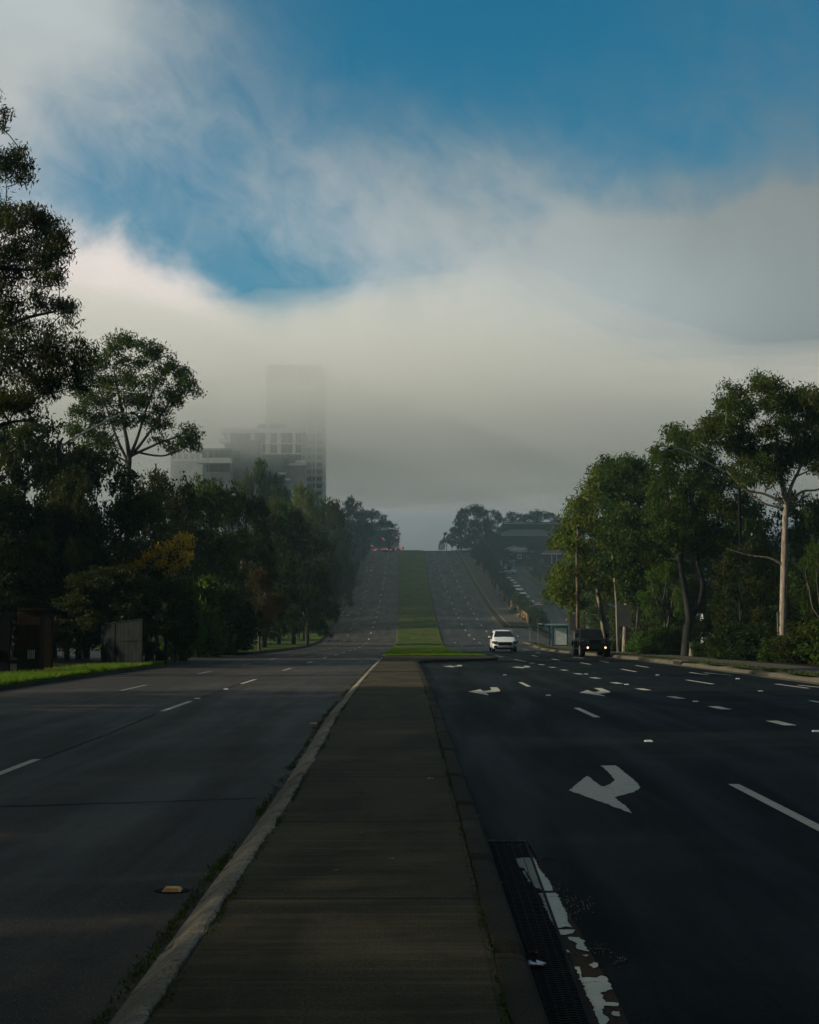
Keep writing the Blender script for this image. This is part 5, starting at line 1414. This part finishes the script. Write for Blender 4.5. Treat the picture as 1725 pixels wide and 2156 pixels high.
def person(X, Y, label):
    z = terrain(X, Y) + .16; root = empty('person', (X, Y, z), R(-70), label, 'person')
    def skin(name, vs, es, rad, mat):
        me = bpy.data.meshes.new(name); me.from_pydata(vs, es, []); ob = bpy.data.objects.new(name, me); col.objects.link(ob)
        ob.modifiers.new('skin', 'SKIN'); s_ = ob.modifiers.new('sub', 'SUBSURF'); s_.levels = s_.render_levels = 2
        for i, r_ in enumerate(rad): me.skin_vertices[0].data[i].radius = (r_, r_*.85)
        me.skin_vertices[0].data[0].use_root = True
        me.materials.append(M[mat]); ob.parent = root; return ob
    # x is sideways, -y is the walking direction
    V = [(0,0,.93),(0,0,1.12),(0,-.02,1.36),(0,-.03,1.48),(0,-.05,1.60),(0,-.06,1.70),
         (.10,0,.88),(.11,-.20,.48),(.11,-.28,.08),(.11,-.40,.03), (-.10,0,.88),(-.11,.10,.48),(-.11,.38,.12),(-.11,.30,.03),
         (.20,0,1.38),(.25,.12,1.12),(.25,.02,.86),(.25,-.02,.77), (-.20,0,1.38),(-.25,-.12,1.12),(-.25,-.28,.92),(-.25,-.34,.84)]
    Ed = [(0,1),(1,2),(2,3),(3,4),(4,5),(0,6),(6,7),(7,8),(8,9),(0,10),(10,11),(11,12),(12,13),(2,14),(14,15),(15,16),(16,17),(2,18),(18,19),(19,20),(20,21)]
    Ra = [.14,.13,.15,.055,.09,.08,.095,.065,.045,.04,.095,.065,.045,.04,.06,.045,.035,.03,.06,.045,.035,.03]
    skin('body', V, Ed, Ra, 'skin')
    skin('shirt', [(0,0,.95),(0,0,1.14),(0,-.02,1.37),(.20,0,1.38),(.25,.12,1.13),(-.20,0,1.38),(-.25,-.12,1.13)], [(0,1),(1,2),(2,3),(3,4),(2,5),(5,6)], [.165,.155,.17,.08,.062,.08,.062], 'shirt_blue')
    skin('trousers', [(0,0,.95),(.10,0,.86),(.11,-.20,.48),(.11,-.28,.10),(-.10,0,.86),(-.11,.10,.48),(-.11,.38,.14)], [(0,1),(1,2),(2,3),(0,4),(4,5),(5,6)], [.155,.11,.08,.06,.11,.08,.06], 'trousers')
    skin('hair', [(0,-.03,1.68),(0,-.05,1.735)], [(0,1)], [.085,.07], 'hair')
p = at(531, 1345, 128)
person(p.x, 128, 'person in a light blue shirt and dark trousers walking under the left trees')

# ------------------------------------------------------------------ paling fence along the shared path
def fence_run(y0, y1, h, lab):
    o = empty('paling_fence', (PATHL(y0)+3.25, y0, zr(y0)+.15), 0, lab, 'fence', 'timber fences beside the shared path')
    b = MB(); r_ = random.Random(int(y0)); y = y0
    while y < y1:
        x = PATHL(y)+3.25-o.location.x; z = zr(y)+.15-o.location.z
        b.box((x, y-y0, z+h/2-.1+r_.gauss(0,.01)), (.025,.20,h+.2)); y += .22
    b.build('palings', 'fence_wood', o)
    y = y0; 
    while y < y1:
        x = PATHL(y)+3.25-o.location.x; z = zr(y)+.15-o.location.z
        b = MB(); b.box((x-.06, y-y0, z+h/2), (.1,.1,h+.15)); b.build('post', 'fence_wood', o); y += 12
fence_run(206, 246, 1.5, 'orange brown timber fence at the lower end of the shared path')
fence_run(252, 292, 1.5, 'timber fence in the middle of the shared path beside the hedge')
fence_run(298, 345, 1.4, 'timber fence highest on the hill beside the shared path')

# ------------------------------------------------------------------ buildings
def rect(mb, u0, u1, v0, v1, d, depth):
    a, c = at(u0, v1, d), at(u1, v0, d); mb.bb(a.x, c.x, d, d+depth, a.z, c.z); return mb
def U(x): return 368.4 + x*.18307
def V(y): return 868.4 + y*.18307
ap1 = empty('apartment_block', (at(560,1000,392).x, 392, terrain(at(560,1000,392).x, 392)), 0, 'white framed apartment block with glazed balconies in front of the foggy tower', 'building')
PO = ap1.location.copy()
def part(nm, mat, rects, d, depth, root, bev=0):
    b = MB()
    for r_ in rects: rect(b, U(r_[0]), U(r_[1]), V(r_[2]), V(r_[3]), d, depth)
    o = b.build(nm, mat, root); o.location = -root.location; return o
part('wall', 'grey_wall2', [(560,1460,200,1400)], 394, 18, ap1)
part('roof', 'white_wall', [(525,1490,185,232)], 391.2, 22, ap1)
for x0, x1 in ((600,640),(875,920),(1040,1096),(1176,1220),(1352,1385)):
    part('column', 'white_wall', [(x0,x1,232,480 if x0 > 900 else 330)], 391.6, 2.4, ap1)
for k, y in enumerate((355,470,590,710,830)):
    part('balcony', 'white_wall', [(960 if k < 2 else 1385, 1450+k*14, y-4, y+8)], 391.0, 3, ap1)
part('balcony', 'white_wall', [(510,640,298,345)], 390.6, 3, ap1)
for (x0, x1, y0, y1) in ((645,690,232,318),(697,870,232,318),(925,945,240,300),(965,1038,240,350),(965,1038,362,466),(1098,1174,240,350),(1098,1174,362,466),(1222,1350,232,350),(1222,1350,362,466),(1388,1448,236,350),(1388,1448,362,466),(1388,1448,480,585),(1395,1450,600,705),(1395,1500,720,830)):
    w = part('window', 'glass_bld', [(x0,x1,y0,y1)], 393.7, .4, ap1)
    f = part('mullion', 'white_wall', [((x0+x1)/2-2,(x0+x1)/2+2,y0,y1)], 393.5, .2, w); f.location = (0,0,0); f.parent = w
wg = part('grey_wing', 'grey_wall', [(640,965,320,1300),(965,1000,360,1300)], 388.5, 6, ap1)
w = part('window', 'glass_bld', [(690,750,440,560)], 388.3, .3, ap1)
part('dark_wing', 'grey_wall', [(1000,1250,482,1300)], 386.5, 8, ap1)
part('wing_roof', 'grey_wall2', [(990,1262,476,490)], 386.0, 9.5, ap1)
part('lower_wing', 'grey_wall2', [(1250,1500,590,1400)], 389.5, 6, ap1)
part('parapet', 'white_wall', [(1310,1510,585,610),(1385,1500,548,590)], 389.0, 2, ap1)
part('penthouse', 'grey_wall', [(950,1056,134,190),(1096,1270,130,190)], 396, 8, ap1)
part('chimney_wall', 'white_wall', [(1056,1096,100,190)], 395.6, 8, ap1)
for k, (x0, x1, y) in enumerate(((1190,1275,690),(1250,1325,760),(1105,1180,700))): part('balcony', 'white_wall', [(x0,x1,y,y+22)], 386.0+k*.3, 2, ap1)
ap2 = empty('apartment_wing', (at(480,960,380).x, 380, terrain(-50, 380)), 0, 'low apartment wing with a long pale balcony left of the grey wall', 'building')
part('wall', 'grey_wall2', [(310,640,430,1300)], 382, 10, ap2)
part('roof', 'grey_wall', [(250,642,412,434)], 379.5, 13, ap2)
part('balcony', 'white_wall', [(250,640,520,582)], 378.6, 3, ap2)
for (x0, x1) in ((312,360),(388,415),(418,440),(455,495),(500,636)): part('window', 'glass_bld', [(x0,x1,436,520)], 381.8, .3, ap2)
for (x0, x1) in ((365,385),(395,500),(505,630)): part('window', 'glass_bld', [(x0,x1,584,680)], 381.8, .3, ap2)
ap3 = empty('apartment_wing', (at(400,960,415).x, 415, terrain(-60, 415)), 0, 'faint pale flat roofed building behind the spreading gum', 'building')
part('wall', 'white_wall', [(-60,300,455,1300)], 417, 10, ap3)
part('roof', 'white_wall', [(-80,310,440,462)], 415, 12, ap3)
part('balcony', 'white_wall', [(-60,300,540,556)], 414.6, 2, ap3)
for x0 in (-40,30,100,170,240): part('window', 'glass_bld', [(x0,x0+50,465,535)], 416.8, .3, ap3)
tw = empty('tower', (at(650,900,425).x, 425, terrain(-33, 425)), 0, 'tall apartment tower dissolving into the fog above the white framed block', 'building')
b = MB(); rect(b, 557, 679, 768, 1150, 428, 22); o = b.build('wall', 'tower_wall', tw); o.location = -tw.location
for k in range(6):
    u = 560+k*20.5; b = MB(); rect(b, u, u+5, 768, 1150, 427.2, 1.2); o = b.build('pier', 'white_wall', tw); o.location = -tw.location
for k in range(23):
    v = 772+k*15.2; b = MB(); rect(b, 632, 680.5, v, v+3.2, 426.4, 3); o = b.build('balcony', 'grey_wall2', tw); o.location = -tw.location
    for (a_, c_) in ((585,600),(606,621),(634,655),(660,678)) if k > 8 else ():
        b = MB(); rect(b, a_, c_, v+3, v+12, 427.6, .6); o = b.build('window', 'glass_bld', tw); o.location = -tw.location
tw2 = empty('tower', (at(430,900,520).x, 520, 22), 0, 'second foggier tower with stacked white balconies at far left', 'building')
b = MB(); rect(b, 392, 449, 800, 1100, 522, 20); o = b.build('wall', 'grey_wall2', tw2); o.location = -tw2.location
for k in range(12):
    v = 812+k*15.8; b = MB(); rect(b, 444, 465, v, v+5.5, 520, 6); o = b.build('balcony', 'white_wall', tw2); o.location = -tw2.location
    b = MB(); rect(b, 400, 440, v+4, v+13, 521.7, .5); o = b.build('window', 'glass_bld', tw2); o.location = -tw2.location

# houses on the right hill
def hip(mb, x0, x1, y0, y1, ze, zt, ov=.6):
    x0 -= ov; x1 += ov; y0 -= ov; y1 += ov; m = min(x1-x0, y1-y0)/2; cy = (y0+y1)/2
    mb.add([(x0,y0,ze),(x1,y0,ze),(x1,y1,ze),(x0,y1,ze),(x0+m,cy,zt),(x1-m,cy,zt)], [(0,1,5,4),(1,2,5),(2,3,4,5),(3,0,4),(3,2,1,0)])
def house(name, u0, u1, ve, vt, vb, d, depth, wall, roof, lab, wins=3):
    a = at(u0, vb, d); c = at(u1, ve, d); t_ = at(u0, vt, d).z; gz = min(a.z, terrain((a.x+c.x)/2, d)) - 1
    o = empty(name, ((a.x+c.x)/2, d, gz), 0, lab, 'house'); w = (c.x-a.x)/2; h = c.z-gz
    b = MB(); b.bb(-w, w, 0, depth, 0, h); b.build('wall', wall, o)
    b = MB(); hip(b, -w, w, 0, depth, h, t_-gz); b.build('roof', roof, o)
    b = MB(); b.bb(-w-.62, w+.62, -.68, -.6, h-.12, h+.02); b.build('gutter', 'grey_wall', o)
    for k in range(wins):
        x = -w + (k+.5)*2*w/wins; b = MB(); b.bb(x-.6, x+.6, -.04, .02, h-2.1, h-.7); f = b.build('window', 'white_wall', o)
        b = MB(); b.bb(x-.52, x+.52, -.06, -.03, h-2.02, h-.78); b.build('pane', 'glass_bld', f)
    return o, w, h, t_-gz
house('long_house', 1062, 1192, 1103, 1096, 1125, 432, 12, 'dark', 'slate_roof', 'long low roofed house in haze below the skyline trees', 0)
house('long_house', 1040, 1180, 1128, 1112, 1150, 412, 12, 'dark', 'slate_roof', 'hazy wide roofed house behind the solar panel roof', 0)
o, w, h, t_ = house('solar_house', 1048, 1122, 1162, 1147, 1185, 385, 11, 'brick_brown', 'slate_roof', 'house with rows of solar panels on its roof at the end of the side street', 4)
b = MB(); sl = math.atan2(t_-h, 6.1)
for i in range(2):
    for k in range(6):
        y = .9+i*1.7; b.box((w-7.6+k*1.1, y, h + (y+.6)*math.tan(sl)+.1), (1.0,1.6,.05), rx=sl)
b.build('solar_panels', 'solar', o)
# brick house with veranda
a = at(1146, 1200, 318); c = at(1196, 1166, 318); gz = terrain((a.x+c.x)/2, 318)-.5
bh = empty('brick_house', ((a.x+c.x)/2, 318, gz), 0, 'red brick house with tiled gable and white veranda posts beside the side street', 'house'); w = (c.x-a.x)/2; h = c.z-gz; t_ = at(1170,1150,318).z-gz
b = MB(); b.bb(-w, w, 2, 10, 0, h).bb(-w, -w+1.4, 0, 2, 0, h); b.build('wall', 'red_brick', bh)
b = MB(); b.add([(-w-.6,-.5,h),(w+.6,-.5,h),(w+.6,11,h),(-w-.6,11,h),(-.3,3,t_),(-.3,9,t_)], [(0,1,4),(1,2,5,4),(2,3,5),(3,0,4,5),(3,2,1,0)]); b.build('roof', 'red_roof', bh)
b = MB(); b.bb(-w-.6,w+.6,-.6,-.5,h-.15,h+.05); b.build('gutter', 'white', bh)
for x in (-w+1.9, -w+3.1, w-.3): b = MB(); b.box((x,-.2,h-1.55), (.14,.14,3.0)); b.build('veranda_post', 'white', bh)
b = MB(); b.bb(-w, w, -.5, 2, h-3.15, h-2.95); b.build('veranda_floor', 'pole_grey', bh)
b = MB(); b.bb(-.2,.9,1.9,2.0,h-2.9,h-.9); b.build('door', 'dark', bh)
b = MB(); b.bb(w-1.6,w-.6,1.9,2.0,h-2.2,h-1.0); b.build('window', 'glass_dark', bh)
p = at(1067,1190,372); o = empty('shed', (p.x, 366, terrain(p.x,366)), 0, 'pale blue garage wall showing between dark trees at the street end', 'garage')
b = MB(); b.bb(-2,2,0,4,0,2.6); b.build('wall', 'banner', o); b = MB(); b.bb(-2.3,2.3,-.3,4.3,2.6,2.8); b.build('roof', 'slate_roof', o)
p = at(1580,1265,108); o = empty('garden_house', (p.x+1, 110, terrain(p.x,108)), 0, 'pale house wall glimpsed left of the tall pale trunk', 'house')
b = MB(); b.bb(-3.4,3.4,0,6,0,5.2); b.build('wall', 'grey_wall2', o); b = MB(); hip(b,-3.4,3.4,0,6,5.2,7.2); b.build('roof', 'slate_roof', o)
b = MB(); b.bb(1.2,2.2,-.05,.02,3.4,4.6); b.build('window', 'glass_dark', o)
b = MB(); b.box((at(1195,1255,280).x, 279, terrain(33,280)+.45), (.3,4.5,.9)); b.box((at(1195,1255,280).x+1.2, 276.8, terrain(33,280)+.45), (2.6,.3,.9))
tag(b.build('garden_wall', 'fence_wood'), 'low brown garden wall beside the side street lawn', 'wall')
# stump and kerb inlet
p = at(1424, 1386, 74); o = tag(MB().tube([(0,0,-.1),(.01,0,.4),(.03,0,.78)], [.13,.11,.10], 9).build('tree_stump', 'bark_pale', loc=(XR(74)+3.7, 74, zr(74)+.15)), 'short pale cut stump standing in the shrubs behind the footpath', 'tree stump')
p = gnd(1398, 1400); o = empty('kerb_inlet', (XR(p.y)+.03, p.y, zr(p.y)), 0, 'dark rectangular stormwater opening in the right kerb', 'drain')
b = MB(); b.bb(-.03,.30,-.85,.85,.02,.155); b.build('opening', 'hole_dark', o); b = MB(); b.bb(-.02,.5,-1.0,1.0,.168,.215); b.build('lid', 'kerb_right', o, bevel=.01)  # opening is a solid box coloured as the darkness inside

# ------------------------------------------------------------------ raised markers, litter
def marker(name, x, y, s, top, face, label, group, rz=0):
    o = empty(name, (x, y, zr(y)+.004), rz, label, 'road marker', group)
    b = MB(); w, dd, h = .055*s, .05*s, .02*s
    b.add([(-w,-dd,0),(w,-dd,0),(w,dd,0),(-w,dd,0),(-w*.72,-dd*.45,h),(w*.72,-dd*.45,h),(w*.72,dd*.45,h),(-w*.72,dd*.45,h)], [(3,2,1,0),(4,5,6,7),(0,1,5,4),(1,2,6,5),(2,3,7,6),(3,0,4,7)])
    b.build('body', top, o, bevel=.002)
    b = MB(); b.add([(-w*.85,-dd*.93-.003,.002),(w*.85,-dd*.93-.003,.002),(w*.68,-dd*.5-.003,h*.86),(-w*.68,-dd*.5-.003,h*.86)], [(0,1,2,3)]); b.build('reflector', face, o)
    return o
p = gnd(363, 1876); o = marker('raised_marker', p.x, p.y, 1.25, 'yellow', 'orange', 'yellow raised road marker with orange face near the pale kerb', 'raised road markers')
b = MB(); b.cyl((0,0,-.001), .13, .004, 20); f = b.build('tar_pad', 'tar', o); f.scale = (1,.7,1)
p = gnd(660, 1525); marker('raised_marker', p.x, p.y, 1.25, 'yellow', 'orange', 'smaller looking yellow raised marker farther along the pale kerb', 'raised road markers')
mk = [(1366,1562,'alone between the near arrow and the near turn dashes'),(1155,1465,'between the two second arrows'),(1465,1478,'between fourth and fifth short dashes'),(1320,1442,'beside the third short dash'),(1719,1541,'nearest the right photo edge on the asphalt'),
      (1385,1422,'right of the short dashes in the kerb lanes'),(1602,1456,'between the long dashes at the right'),(1554,1430,'nearest the right kerb on the asphalt'),(1063,1422,'beside the two farthest arrows'),(1235,1420,'beside the farthest short dashes')]
for u, v, lab in mk:
    p = gnd(u, v); marker('raised_marker', p.x, p.y, 1.2, 'marker', 'marker', 'white raised road marker %s' % lab, 'raised road markers')
for u, v, lab in ((415,1472,'after the second dash of the left road'),(476,1452,'between second and third dashes of the left road')):
    p = gnd(u, v); marker('raised_marker', p.x, p.y, 1.3, 'marker', 'marker', 'white raised road marker %s' % lab, 'raised road markers')
def scrap(name, u, v, s, mat, label, cat, off=.02, n=4, h=.6, seed=0, zoff=0):
    r_ = random.Random(seed); p = gnd(u, v, zoff); b = MB(); g_ = 5; vs = []
    for i in range(g_):
        for k in range(g_):
            vs.append(((i/4-.5)*s + r_.gauss(0,.08)*s, (k/4-.5)*s*.6 + r_.gauss(0,.06)*s, .004 + abs(r_.gauss(0,.22))*s*h))
    b.add(vs, [(i*g_+k, (i+1)*g_+k, (i+1)*g_+k+1, i*g_+k+1) for i in range(g_-1) for k in range(g_-1)])
    return tag(b.build(name, mat, loc=(p.x, p.y, zr(p.y)+zoff+.012)), label, cat)
scrap('wrapper', 1127, 2040, .10, 'foil', 'crumpled silver wrapper lying on the drain grate', 'litter', seed=3)
scrap('dry_leaf', 1124, 2012, .05, 'red_leaf', 'dark red leaf beside the silver wrapper', 'leaf', seed=4)
scrap('litter_scrap', 1052, 1864, .035, 'foil', 'small pale litter scrap at the left edge of the grate', 'litter', seed=5)
scrap('litter_scrap', 1056, 1882, .03, 'foil', 'smaller pale scrap just nearer than the other by the grate', 'litter', seed=6)
scrap('litter_scrap', 1003, 1722, .05, 'foil', 'pale scrap in the gutter before the grate', 'litter', seed=7)
scrap('litter_scrap', 906, 1642, .06, 'foil', 'small white scrap lying on the concrete path', 'litter', h=.2, seed=8, zoff=.13)
for i, (u, v, lab) in enumerate(((600,1705,'upper left slab'),(572,1716,'left slab edge beside its twin'),(825,1812,'third slab, right of centre'),(762,1757,'middle of the third slab'),(708,1837,'nearest to the camera but the kerb leaves'),(368,2026,'crack behind the pale kerb'),(910,1642,'beside the white scrap'))):
    scrap('dry_leaf', u, v, .045, 'dry_leaf', 'small dry leaf on the concrete path, %s' % lab, 'leaf', h=.25, seed=20+i, zoff=.13)
p = gnd(1155, 1811); b = MB(); vs = []
for k in range(24):
    a_ = k/24*2*PI
    for r_ in (.055, .075): vs.append((math.cos(a_)*r_, math.sin(a_)*r_*1.1, .006 if r_ < .07 else .003))
b.add(vs, [(2*k, 2*k+1, (2*k+3) % 48, (2*k+2) % 48) for k in range(24)])
tag(b.build('ring_cover', 'strip', loc=(p.x, p.y, 0)), 'small round metal cover in the asphalt beside the grate end', 'cover')
# ------------------------------------------------------------------ prototypes that are only sources
for k in PROTO:
    for o in PROTO[k]:
        for ch in [c for c in bpy.data.objects if c.parent == o]: bpy.data.objects.remove(ch)
        bpy.data.objects.remove(o)

# ------------------------------------------------------------------ world
SUN_EL, SUN_AZ = R(21), R(-95)     # azimuth from +Y, clockwise positive
w = bpy.data.worlds.new('World'); sc.world = w; w.use_nodes = True
nt = w.node_tree; nt.nodes.clear()
out = nt.nodes.new('ShaderNodeOutputWorld'); bg = nt.nodes.new('ShaderNodeBackground'); nt.links.new(bg.outputs[0], out.inputs[0])
bg.inputs[1].default_value = .1
sky = nt.nodes.new('ShaderNodeTexSky'); sky.sky_type = 'NISHITA'; sky.sun_disc = False
sky.sun_elevation = SUN_EL; sky.sun_rotation = SUN_AZ; sky.air_density = 1.3; sky.dust_density = .3; sky.ozone_density = 3.0
tc = nt.nodes.new('ShaderNodeTexCoord'); g = E(nt, tc.outputs['Generated'])
x, y, z = sep(nt, g)
az = x._m('ARCTAN2', y)                      # 0 along the street
el = z._m('ARCSINE')
Uc, Vc = az*2700.0, el*2700.0
def blob(u0, v0, su, sv, ang=0, p=1.0):
    c, s = math.cos(ang), math.sin(ang)
    du, dv = Uc - (u0-862.0), Vc - (1292.0-v0)
    a = (du*c + dv*s)/su; b = (dv*c - du*s)/sv
    return ((a*a + b*b) * -1.0).exp() * p
nv = noise(nt, g, 6.5, 9, .60, .3)
nb = noise(nt, g, 2.2, 4, .5, .2)
# streaky noise in a rotated angular frame
ca, sa = math.cos(R(-38)), math.sin(R(-38))
st = noise(nt, vec3(nt, (Uc*ca + Vc*sa)/900.0, (Vc*ca - Uc*sa)/450.0, 0.0), 2.0, 9, .58, .25)
edge = Uc*0.0 + 655.0 + blob(150,1200,330,5000,0,120.0) + blob(1500,1200,500,5000,0,170.0) - blob(560,1200,130,5000,0,40.0) + (nv-.5)*330.0 + (nb-.5)*200.0
soft = blob(1500,1200,700,5000,0,150.0) + 130.0
bank = ((edge - Vc)/soft + .5).clamp(); bank = bank*bank*(3.0 - bank*2.0)
wisp = (blob(840,430,330,140,R(-12),.55) + blob(1060,400,230,150,0,.30) + blob(560,430,200,70,R(20),.15) + blob(980,550,400,120,0,.5)) * st.smooth(.2,.8,.45,1.15)
tl = blob(-40,0,420,330,0,1.2) + blob(330,190,330,130,R(-20),.20) + blob(-40,300,170,330,0,.5)
rt = blob(1720,480,420,200,0,.40) + blob(1400,540,330,130,0,.35) + blob(1650,150,300,300,0,.14) + Vc.smooth(1500.0, 2300.0, 0.0, .85)
back = (y*-1.0).smooth(-.35, .5)*.6
cloud = (bank + (wisp + tl*nv.smooth(.2,.65,.75,1.1) + rt*nb.smooth(.25,.7,.6,1.1) + back)*.95 + blob(862-3300,1292-1150,1300,900,0,1.5)).clamp()
fine = noise(nt, vec3(nt, (Uc*ca + Vc*sa)/900.0, (Vc*ca - Uc*sa)/620.0, 4.0), 7.0, 9, .62, .5)
cloud = (cloud + (fine - .5)*cloud*(1.0 - cloud)*3.4).clamp()
# brightness of the lit fog: strongest towards the sun side
lum = (blob(240,640,480,270,0,.48) + blob(0,60,520,420,0,.38) + blob(700,600,520,230,0,.11) + blob(850,800,520,200,0,.09) + blob(900,420,700,300,0,.19) + blob(1300,700,600,190,0,.15) + blob(900,1090,1400,130,0,.115) + blob(1700,350,700,450,0,.055) + Vc.smooth(1500.0,2500.0,0.0,.10) + .13 + blob(862-3300,1292-1150,1150,800,0,1.5))
lum = lum * nv.smooth(.2,.8,.9,1.1)
low = Vc.smooth(0.0, 520.0, 1.0, .0)
warm = blob(240,640,560,330,0,1.0)
ccol = mixc(nt, warm, mixc(nt, Vc.smooth(1300.0,1900.0), (.90,1.01,1.03), (1.0,1.0,.90)), (1.13,1.0,.93))
cc = mixc(nt, 1.0, ccol, (0,0,0), 'MULTIPLY')
def scale(c, f):
    n = nt.nodes.new('ShaderNodeVectorMath'); n.operation = 'SCALE'; nt.links.new(c.s, n.inputs[0])
    if isinstance(f, E): nt.links.new(f.s, n.inputs['Scale'])
    else: n.inputs['Scale'].default_value = f
    return E(nt, n.outputs[0])
cloudc = scale(ccol, lum*10.0)
skyc = E(nt, sky.outputs[0])
blue = mixc(nt, 1.0, skyc, (.0,.86,1.06), 'MULTIPLY')
blue = scale(blue, .84)
res = mixc(nt, cloud, blue, cloudc)
gnd_c = mixc(nt, (z*-1.0).smooth(0.0,.06), res, (.35,.38,.36))
nt.links.new(gnd_c.s, bg.inputs[0])

sun = bpy.data.lights.new('sun', 'SUN'); sun.energy = 5.0; sun.angle = R(1.2); sun.color = (1.0,.86,.66)
so = bpy.data.objects.new('sun', sun); col.objects.link(so)
d = Vector((math.sin(SUN_AZ)*math.cos(SUN_EL), math.cos(SUN_AZ)*math.cos(SUN_EL), math.sin(SUN_EL)))
so.rotation_euler = d.to_track_quat('Z', 'Y').to_euler()

# ------------------------------------------------------------------ air
def volume(name, dens, colr, an=0.0):
    m = bpy.data.materials.new(name); m.use_nodes = True; n = m.node_tree; n.nodes.clear()
    o = n.nodes.new('ShaderNodeOutputMaterial'); v = n.nodes.new('ShaderNodeVolumePrincipled')
    v.inputs['Density'].default_value = dens; v.inputs['Color'].default_value = (*colr, 1); v.inputs['Anisotropy'].default_value = an
    n.links.new(v.outputs[0], o.inputs['Volume']); return m
M['haze'] = volume('pale morning haze', .00029, (.46,.72,.82), .0)
hz = MB().bb(-260, 260, -60, 640, -5.5, 136).build('haze', 'haze')
tag(hz, 'thin morning haze over the whole street', 'haze', kind='stuff')
M['fogm'] = volume('fog bank', .0054, (.97,.99,.97), .0)
from mathutils import noise as mn
def fog_bank(slope, hmul, seed, nm, lab):
    X0, X1, Y0, Y1, st_ = -255, 255, 236, 596, 12
    nx, ny = int((X1-X0)/st_)+1, int((Y1-Y0)/st_)+1
    top, bot = [], []
    for j in range(ny):
        for i in range(nx):
            X, Y = X0+i*st_, Y0+j*st_
            e = min(sm(0, 1, (X-X0)/40), sm(0, 1, (X1-X)/40))
            q = mn.noise(Vector((X*.012, Y*.010, seed))); q2 = mn.noise(Vector((X*.045, Y*.035, 3+seed)))
            b_ = 44 - 2.5*sm(-25,-75,X) + seed + 4*q + 1.5*q2
            rise = max(0.0, (Y-Y0)*slope)*(1 - .62*sm(-10, 110, X) + .12*sm(-60,-140,X)); fall = max(0.0, (Y1-Y)*.55)
            h_ = (rise**-3 + fall**-3 + (68.0*hmul)**-3)**(-1/3) if rise > .01 and fall > .01 else 0.0
            t_ = b_ + h_*(1 + .34*q + .22*q2)*e
            if i in (0, nx-1) or j in (0, ny-1): t_ = b_
            bot.append((X, Y, b_-.01)); top.append((X, Y, min(t_, 134)))
    b = MB(); n = nx*ny
    fs = [(j*nx+i, j*nx+i+1, (j+1)*nx+i+1, (j+1)*nx+i) for j in range(ny-1) for i in range(nx-1)]
    b.add(top + bot, fs + [tuple(q+n for q in reversed(f)) for f in fs])
    rim_ = [(0,i) for i in range(nx)] + [(j,nx-1) for j in range(1,ny)] + [(ny-1,i) for i in range(nx-2,-1,-1)] + [(j,0) for j in range(ny-2,0,-1)]
    R_ = [j*nx+i for j, i in rim_]
    b.f += [(R_[k]+n, R_[(k+1) % len(R_)]+n, R_[(k+1) % len(R_)], R_[k]) for k in range(len(R_))]
    return tag(b.build('fog_bank', 'fogm'), lab, 'fog', kind='stuff')
fog_bank(.24, .72, 0, 'fog_bank', 'dense low core of the fog bank around the apartment tower')
fog_bank(.34, .90, 4, 'fog_bank', 'middle layer of the fog bank over the apartment tower')
fog_bank(.44, 1.05, 8, 'fog_bank', 'thin wispy top layer of the fog bank over the hill')
M['mist'] = volume('mist on the hill', .00075, (.55,.78,.88))
arc = [(430-250*math.cos(PI*k/24), -4.7+44*math.sin(PI*k/24)) for k in range(25)]
MB().prism_x(arc, -235, 235).build('hill_mist', 'mist')
tag(bpy.data.objects['hill_mist'], 'thicker mist lying over the hill crest and the far trees', 'mist', kind='stuff')

# ------------------------------------------------------------------ camera and render settings
cam = bpy.data.cameras.new('camera'); co = bpy.data.objects.new('camera', cam); col.objects.link(co)
cam.sensor_fit = 'HORIZONTAL'; cam.sensor_width = 24; cam.lens = 24*F/1725
co.location = (0, 0, CH); co.rotation_euler = (R(90)+TH, 0, 0)
cam.clip_end = 6000; cam.clip_start = .05
sc.camera = co
sc.view_settings.view_transform = 'Standard'; sc.view_settings.look = 'None'; sc.view_settings.exposure = 0; sc.view_settings.gamma = 1
sc.cycles.use_denoising = True
sc.cycles.max_bounces = 8; sc.cycles.diffuse_bounces = 2; sc.cycles.glossy_bounces = 2; sc.cycles.transmission_bounces = 3; sc.cycles.volume_bounces = 5; sc.cycles.transparent_max_bounces = 6
sc.cycles.sample_clamp_indirect = 4
